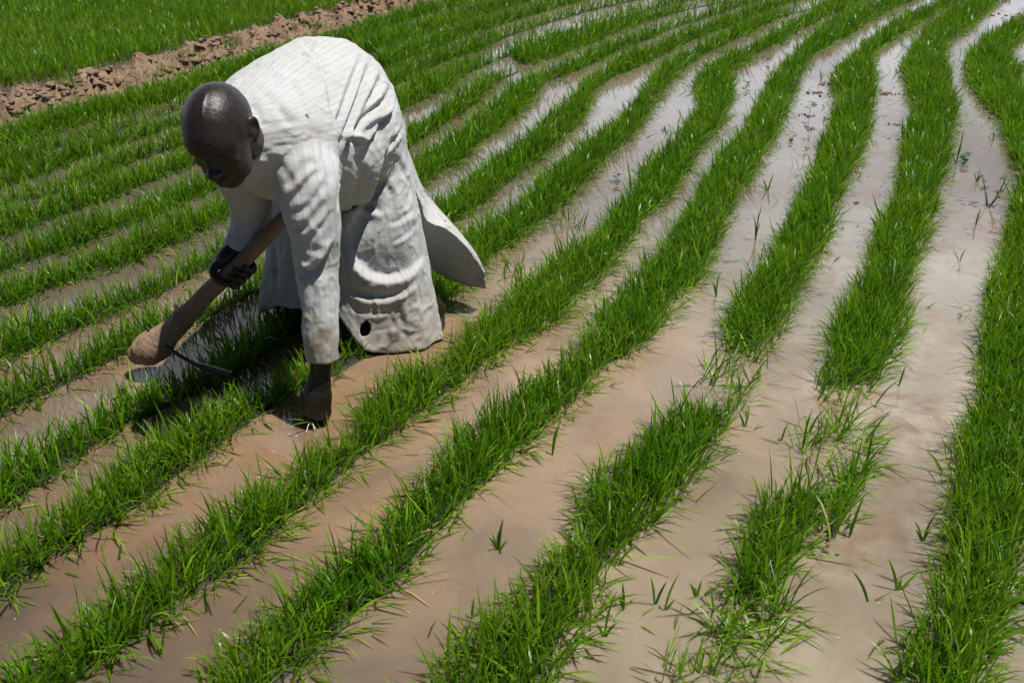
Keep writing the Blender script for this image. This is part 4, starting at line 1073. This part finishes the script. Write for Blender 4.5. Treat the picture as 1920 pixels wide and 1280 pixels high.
# (photo polyline, valley depth, width, ridge height, ridge side in picture (dx, dy))
CREASES = [
 # shoulder and upper back
 ([(560,70),(590,105),(612,150),(622,200),(626,240)], .004, .008, .004, (-1,0), 2.0),
 ([(560,100),(590,118),(608,140)], .004, .007, .003, (0,-1), 2.0),
 ([(470,195),(485,215),(492,240)], .005, .010, 0, (1,0), 2.0),
 ([(490,170),(520,200),(545,235)], .004, .012, .003, (1,0), 2.0),
 ([(540,145),(560,180),(570,215)], .003, .010, .003, (1,0), 2.0),
 # sweeping folds from hip to armpit
 ([(705,92),(690,130),(672,180),(655,230),(640,275)], .010, .009, .007, (-1,0), 2.0),
 ([(722,110),(712,150),(690,195),(664,245),(645,300)], .008, .008, .006, (-1,0), 2.0),
 ([(690,85),(668,130),(650,180),(636,225),(630,262)], .006, .008, .005, (-1,0), 2.0),
 ([(738,150),(722,185),(690,215),(660,262),(642,330)], .009, .010, .008, (-1,-.4), 2.0),
 ([(745,185),(735,215),(712,235)], .008, .009, .006, (0,-1), 2.0),
 ([(760,235),(740,262),(722,290)], .006, .010, .004, (-1,0), 2.0),
 # pocket slit
 ([(640,262),(662,262),(684,270),(700,262),(714,240),(728,210)], .018, .008, .010, (0,-1)),
 ([(648,252),(672,254),(690,262)], -.006, .006, 0, (0,-1)),
 ([(650,285),(675,310),(670,350),(650,400),(634,432)], .010, .016, 0, (1,0)),
 ([(665,300),(690,280),(705,250)], .012, .014, 0, (1,0)),
 # lap of the chest cloth over the skirt
 ([(640,470),(668,448),(690,410),(706,370)], .014, .022, 0, (1,0)),
 # knee folds under it
 ([(640,400),(660,385),(690,392),(722,398)], .012, .010, .012, (0,1)),
 ([(700,330),(720,345),(735,370),(732,398)], .008, .010, .007, (1,0)),
 ([(745,310),(760,330),(768,360),(760,392)], .008, .009, .007, (1,0)),
 ([(720,290),(742,300),(764,322)], .007, .009, .005, (0,-1)),
 ([(728,420),(750,412),(775,392)], .006, .008, .005, (0,1)),
 ([(735,455),(760,440),(785,415)], .005, .008, .005, (0,1)),
 ([(640,520),(670,545),(705,556),(745,548),(785,520)], .008, .012, .009, (0,1)),
 ([(640,490),(650,510),(655,540)], .006, .008, .004, (1,0)),
 ([(660,560),(668,590),(664,620)], .005, .007, .005, (-1,0)),
 ([(690,545),(700,570),(704,600)], .005, .006, .005, (1,0)),
 ([(740,560),(752,590),(756,630)], .005, .009, .004, (1,0)),
 ([(780,530),(792,570),(798,620)], .006, .010, .005, (-1,0)),
 ([(650,575),(690,588),(740,582)], .004, .007, .004, (0,1)),
 ([(775,420),(782,470),(785,520)], .005, .010, .004, (1,0)),
 # near shoulder and sleeve
 ([(500,300),(522,310),(540,330),(545,352)], .008, .012, .005, (0,-1), 1.0),
 ([(535,352),(552,330),(575,308),(592,300)], .010, .010, .006, (0,-1), 1.0),
 ([(542,382),(560,360),(582,335),(598,320)], .011, .009, .009, (0,-1)),
 ([(556,400),(580,385),(604,352),(618,322)], .009, .009, .008, (0,-1)),
 ([(548,425),(570,425),(596,400),(618,365)], .010, .010, .009, (0,-1)),
 ([(560,455),(582,445),(606,422),(624,392)], .006, .009, .006, (0,-1)),
 ([(556,492),(572,506),(592,502),(612,482),(626,452)], .016, .009, .012, (0,-1)),
 ([(558,508),(566,520),(578,522)], .008, .007, .006, (0,1)),
 ([(596,250),(605,285),(602,310)], .005, .008, .004, (-1,0)),
 ([(585,530),(588,560),(584,590)], .003, .006, .003, (1,0)),
 # left part of the skirt
 ([(510,450),(520,500),(516,560)], .012, .014, .006, (1,0)),
 ([(545,440),(550,500),(548,570)], .010, .014, .006, (-1,0)),
 ([(530,120),(500,160)], .003, .012, 0, (1,0)),
]
STEPS = [
 ([(632,440),(652,462),(668,492),(695,516),(735,523),(772,508),(800,478)], .019, .050, .060, (0,1)),
 ([(634,446),(655,428),(674,398),(692,360),(708,318),(722,285)], .022, .050, .050, (-1,-.6)),
 ([(640,400),(662,386),(690,394),(722,400)], .010, .020, .025, (0,1)),
 ([(630,268),(665,262),(690,270),(712,245),(728,212)], .009, .018, .035, (0,-1)),
 ([(626,200),(630,260),(630,330),(630,400)], .014, .045, .05, (-1,0)),
 ([(556,492),(572,506),(592,502),(612,482),(626,452)], .009, .022, .03, (0,-1)),
 ([(745,185),(735,212),(705,228),(675,250)], .008, .02, .03, (0,-1)),
 ([(640,548),(690,560),(745,556),(790,530)], .005, .03, .03, (0,1)),
]
for c_ in STEPS: step(bv0, *c_)
for c_ in CREASES: crease(bv0, *c_)
# fine cloth relief everywhere, stretched along the weave
n1 = fbm(stripe * 26 + piece * 11, along * 7 + 3, 3) - .5
n2 = fbm(stripe * 60 + piece * 5, along * 38, 3) - .5
skirt = np.clip((.55 - co[:, 2]) / .3, 0, 1)
def ridged(u_, v_, o=3):
    r = 1 - np.abs(2 * fbm(u_, v_, o) - 1); return np.clip((r - .72) / .28, 0, 1) ** 1.6
zone = .45 + .55 * vnoise(stripe * 9 + piece, along * 6)
DISP += (fbm(stripe * 10 + piece * 11, along * 7 + 3, 3) - .5) * .016 * (.5 + .6 * skirt)
DISP += ridged(stripe * 15 + along * 5 + 40, along * 12 - stripe * 4 + piece * 3) * .0045 * zone - ridged(stripe * 24 - along * 6 + 7, along * 16 + stripe * 9 + piece * 3 + 20) * .0026 * zone
co = co + NRM * DISP[:, None]
co = smooth(co, ed, 1, .35)

def cutset():
    cen = co[q].mean(1); nq = np.cross(co[q[:, 2]] - co[q[:, 0]], co[q[:, 3]] - co[q[:, 1]]); nq /= np.maximum(np.linalg.norm(nq, axis=1), 1e-12)[:, None]
    kill = np.zeros(len(q), bool)
    kill |= (nq[:, 2] < -.55) & (cen[:, 2] < .22)
    for cs, r in ((S1c, .062), (S2c, .075)):
        e = np.array(cs[-1]); ax = unit(np.array(cs[-1]) - np.array(cs[-2])); d = cen - e; al = d @ ax; rad = np.linalg.norm(d - al[:, None] * ax, axis=1)
        kill |= (al > -.007) & (al < .03) & (rad < r)
    # neck opening
    ax = unit(V(-.694, 2.375, .775) - V(-.684, 2.41, .772)); d = cen - V(-.694, 2.375, .775); al = d @ ax; rad = np.linalg.norm(d - al[:, None] * ax, axis=1)
    kill |= (al > -.008) & (rad < .09)
    return kill
kill = cutset()
# ragged tear near the hem and the small rip on the shoulder
cen = co[q].mean(1)
for (px, py, rx, ry, an) in ((685, 616, 10, 13.5, .2),):
    rel = cen - CAM; zz = rel @ FW; u_ = rel @ RT / zz * FPX + 960 - px; v_ = 640 - rel @ UP / zz * FPX - py
    ca, sa = math.cos(an), math.sin(an); a_ = (u_ * ca + v_ * sa) / rx; b_ = (-u_ * sa + v_ * ca) / ry
    hit = bv0.ray_cast(Vector(CAM), Vector(unit(ray(px, py))))
    near = np.linalg.norm(cen - np.array(hit[0]), axis=1) < .08 if hit[0] is not None else False
    kill |= (a_ ** 2 + b_ ** 2 < .75 + .8 * vnoise(u_ * .25 + 5, v_ * .25)) & near
qq = q[~kill]
used = np.zeros(len(co), bool); used[qq.ravel()] = True; remap = np.cumsum(used) - 1
co2 = co[used]; qq = remap[qq]; st2 = stripe[used]; al2 = along[used]; pc2 = piece[used]
be = np.sort(np.concatenate([qq[:, [0, 1]], qq[:, [1, 2]], qq[:, [2, 3]], qq[:, [3, 0]]]), axis=1)
ub_, cnt_ = np.unique(be, axis=0, return_counts=True); bnd_ = ub_[cnt_ == 1]
bm_mask = np.zeros(len(co2)); bm_mask[np.unique(bnd_)] = 1
co2 = smooth(co2, bnd_, 6, .55, bm_mask)
dirt = np.clip((.34 - co2[:, 2]) / .34, 0, 1) ** 1.4 * .8 + .12
cuff = np.linalg.norm(co2 - np.array(S1c[-1]), axis=1); dirt = np.maximum(dirt, np.clip(1.0 - cuff / .13, 0, 1) * 1.0 * (pc2 == 1))
stain = np.zeros(len(co2))
def stain_at(px, py, r, s=1.0, dirt_only=False):
    h = bv0.ray_cast(Vector(CAM), Vector(unit(ray(px, py))))
    if h[0] is None: return
    d = np.linalg.norm(co2 - np.array(h[0]), axis=1) + (vnoise(st2 * 80, al2 * 80) - .5) * .014
    if dirt_only: dirt[:] = np.maximum(dirt, s * np.clip(1.3 - d / r, 0, 1))
    else: stain[:] = np.maximum(stain, s * np.clip((r - d) / (r * .45), 0, 1))
stain_at(736, 632, .026, .9); stain_at(712, 632, .013, .5); stain_at(516, 508, .020, .45); stain_at(577, 219, .007, .9); stain_at(606, 628, .026, .40); stain_at(592, 652, .024, .40); stain_at(800, 640, .02, .35); stain_at(700, 600, .02, .25)
for a in ((600, 640, .05, 1.0), (590, 600, .03, .7), (740, 600, .06, .6), (560, 350, .03, .5), (590, 250, .04, .35), (720, 220, .03, .7), (700, 262, .025, .6), (620, 640, .03, .9)): stain_at(*a, dirt_only=True)

# ---- wind-lifted tail of the robe: a thin curved panel at the back right
def ridged_(u_, v_):
    r = 1 - np.abs(2 * fbm(u_, v_, 3) - 1); return np.clip((r - .72) / .28, 0, 1) ** 1.6
def fold_panel(c1, c2, c3, n=80, m1=26, m2=26):
    A = catmull([PY(*p) for p in c1], n); B_ = catmull([PY(*p) for p in c2], n); C_ = catmull([PY(*p) for p in c3], n)
    t1 = np.linspace(0, 1, m1)[None, :, None]; t2 = np.linspace(0, 1, m2)[None, 1:, None]
    P = np.concatenate([A[:, None] * (1 - t1) + B_[:, None] * t1, B_[:, None] * (1 - t2) + C_[:, None] * t2], 1)
    u = np.linspace(0, 1, n)[:, None]; k = np.arange(P.shape[1])[None]
    t2f = np.clip((k - m1) / m2, 0, 1)
    P = P + TW * ((.007 * np.sin(u * 19 + t2f * 2) * np.sin(math.pi * t2f) + .010 * np.sin(u * 8 + 1) * t2f)[..., None])
    ii = np.arange(n)[:, None] * .05 + k * 0; kk = k * .05 + ii * 0
    P = P + TW * (((ridged_(ii * 2.2 + kk, kk * 2.6 - ii) * .010 + (fbm(ii * 1.5, kk * 2, 3) - .5) * .02) * np.clip(u * 5, 0, 1))[..., None])
    P = P + UP * ((.004 * np.sin(u * 13 + k * .12) * np.sin(math.pi * np.clip(k / m1, 0, 1)))[..., None])
    return P
FL = fold_panel([(752, 250, 3.03), (772, 298, 3.07), (790, 345, 3.09), (812, 378, 3.10), (845, 415, 3.10), (880, 456, 3.08), (900, 488, 3.06), (909, 512, 3.04)],
           [(752, 262, 2.98), (770, 330, 2.985), (790, 385, 2.985), (801, 414, 2.985), (838, 430, 2.99), (872, 460, 2.995), (895, 490, 3.0), (908, 513, 3.01)],
           [(752, 275, 3.05), (774, 360, 3.09), (795, 430, 3.11), (808, 498, 3.12), (836, 520, 3.13), (868, 534, 3.12), (892, 539, 3.09), (911, 541, 3.05)])
fv = FL.reshape(-1, 3); n_, m_2 = FL.shape[:2]
ff = np.array([[i * m_2 + j, i * m_2 + j + 1, (i + 1) * m_2 + j + 1, (i + 1) * m_2 + j] for i in range(n_ - 1) for j in range(m_2 - 1)])
base_n = len(co2)
co3 = np.r_[co2, fv]; q3 = np.r_[qq, ff + base_n]
st3 = np.r_[st2, (np.tile(np.linspace(0, .26, m_2), n_))]; al3 = np.r_[al2, np.repeat(np.linspace(.7, 1.1, n_), m_2)]
di3 = np.r_[dirt, np.repeat(np.linspace(.1, .5, n_), m_2)]; sn3 = np.r_[stain, np.zeros(len(fv))]
rme = mesh_np('robe', co3, q3); set_attr(rme, 'stripe', st3); set_attr(rme, 'along', al3); set_attr(rme, 'dirt', di3); set_attr(rme, 'stain', sn3)
robe = link('robe', rme, person, M_ROBE)
sol = robe.modifiers.new('cloth thickness', 'SOLIDIFY'); sol.thickness = .0024; sol.offset = -1; sol.use_rim = True
robe['label'] = 'faded white striped cotton robe with a ragged tear and mud near the hem'

# hem bands: stitched double edge along cuff (part of the robe look)
# ---- worn collar band round the neck
ring = []
cN = 48
for k in range(cN):
    a = k / cN * 2 * math.pi; ring.append(V(-.692, 2.381, .775) + LV * .064 * math.cos(a) + V(0, 0, .060) * math.sin(a))
pc = ring + [ring[0]]
v, f = tube(pc, [.0045] * len(pc), 10, 140, None, False)
f = [x for x in f if len(x) == 4]
cm = bpy.data.meshes.new('collar'); cm.from_pydata([tuple(x) for x in v], [], [[int(i) for i in x] for x in f]); cm.polygons.foreach_set('use_smooth', [True] * len(cm.polygons))
M_COLLAR = mat_simple('embroidered_edge', (.62, .62, .62), .8, 0, 160, .55, .8, .003)
link('collar', cm, person, M_COLLAR)

# ================================================================== hoe
hoe = empty('hoe', (HO_K[0], HO_K[1], 0)); bpy.context.view_layer.update()
tag(hoe, 'short-handled hoe with a thick wooden handle, muddy knob end and dark iron blade', 'hoe')
def rel(v): return np.asarray(v) - V(HO_K[0], HO_K[1], 0)
def hp(t, off=(0, 0)): return HO_T + (HO_B - HO_T) * t + sd * off[0] + tow * off[1]
tip = PY(262, 660, 2.60)
hpts = [hp(0), hp(.25, (.004, 0)), hp(.5, (-.002, .003)), hp(.72, (.003, 0)), hp(.88), hp(.97), PY(303, 637, 2.60), PY(286, 650, 2.60), PY(268, 659, 2.60), PY(259, 664, 2.60)]
hrad = [.0205, .022, .0245, .0265, .028, .032, .043, .050, .044, .030]
v, f = tube(hpts, hrad, 40, 150)
vv = v.copy()
axd = unit(HO_B - HO_T); al_ = (v - HO_T) @ axd; ang_ = np.arctan2((v - HO_T) @ sd, (v - HO_T) @ tow)
nrmv = (v - HO_T) - al_[:, None] * axd; nrmv /= np.maximum(np.linalg.norm(nrmv, axis=1), 1e-6)[:, None]
kn = np.clip((al_ - .50) / .08, 0, 1)
bump_ = (fbm(al_ * 7 + 3, np.cos(ang_) * 1.2 + 2, 3) - .5) * .009 + (fbm(np.cos(ang_) * 2.5 + 9, np.sin(ang_) * 2.5 + al_ * 22, 4) - .5) * .020 * kn
vv = v + nrmv * bump_[:, None]
hm = bpy.data.meshes.new('handle'); hm.from_pydata([tuple(rel(x)) for x in vv], [], [[int(i) for i in x] for x in f]); hm.polygons.foreach_set('use_smooth', [True] * len(hm.polygons))
set_attr(hm, 'along', al_); set_attr(hm, 'round', np.abs(ang_) / math.pi)
link('handle', hm, hoe, M_WOOD)
# iron: tang through the knob and blade sweeping back towards the man
def flat_blade(path, widths, thick, side):
    P = catmull([np.r_[p, w_, t_] for p, w_, t_ in zip(path, widths, thick)], 40); out = []; fs = []
    for k in range(len(P)):
        c = P[k, :3]; w_ = P[k, 3]; t_ = P[k, 4]; T = unit(P[min(k + 1, 39), :3] - P[max(k - 1, 0), :3]); s = unit(side - T * np.dot(T, side)); n_ = np.cross(T, s)
        for (a, b_) in ((-1, -.25), (-.6, -1), (.6, -1), (1, -.25), (1, .25), (.6, 1), (-.6, 1), (-1, .25)): out.append(rel(c + s * a * w_ / 2 + n_ * b_ * t_ / 2))
    for k in range(len(P) - 1):
        for e in range(8): fs.append([k * 8 + e, k * 8 + (e + 1) % 8, k * 8 + 8 + (e + 1) % 8, k * 8 + 8 + e])
    fs.append(list(range(8))[::-1]); fs.append([len(P) * 8 - 8 + e for e in range(8)])
    m_ = bpy.data.meshes.new('blade'); m_.from_pydata([tuple(x) for x in out], [], fs); m_.polygons.foreach_set('use_smooth', [False] * len(m_.polygons)); return m_
sdir = unit(V(.25, .95, .15))
bm_ = flat_blade([PY(274, 614, 2.60), PY(300, 640, 2.58), PY(330, 662, 2.54), PY(362, 680, 2.51), PY(392, 690, 2.50), PY(432, 702, 2.49)], [.008, .009, .011, .016, .024, .030], [.009, .010, .009, .005, .004, .003], sdir)
link('iron_blade', bm_, hoe, M_IRON)

# seedling pulled by the near hand: pale roots hanging from the fingers
rt = empty('uprooted_seedling', gnd(582, 800)); tag(rt, 'uprooted seedling with white roots pinched in the hand in the water', 'seedling')
c0 = PY(584, 790, 2.31) - np.array(rt.location)
ve = []; fe = []; o_ = 0
for k in range(5):
    e = c0 + V(random.uniform(-.012, .020), random.uniform(-.034, -.008), -.012 - random.random() * .004); md = (c0 + e) / 2 + V(random.uniform(-.006, .006), 0, .004)
    v, f = tube([c0, md, e], [.0008, .0006, .0004], 5, 8); ve.append(v); fe += [[int(i) + o_ for i in x] for x in f]; o_ += len(v)
rm = bpy.data.meshes.new('roots'); rm.from_pydata([tuple(x) for x in np.concatenate(ve)], [], fe); link('roots', rm, rt, M_ROOT)
vb = [blades(np.array([c0]), np.array([.07]), np.array([.005]), np.array([1.25]), np.array([a]), np.array([.3]), np.array([.5]), np.array([.4]), None, 5, 0) for a in (3.3, 2.8, 3.9)]
blade_obj('seedling_leaves', vb, rt)
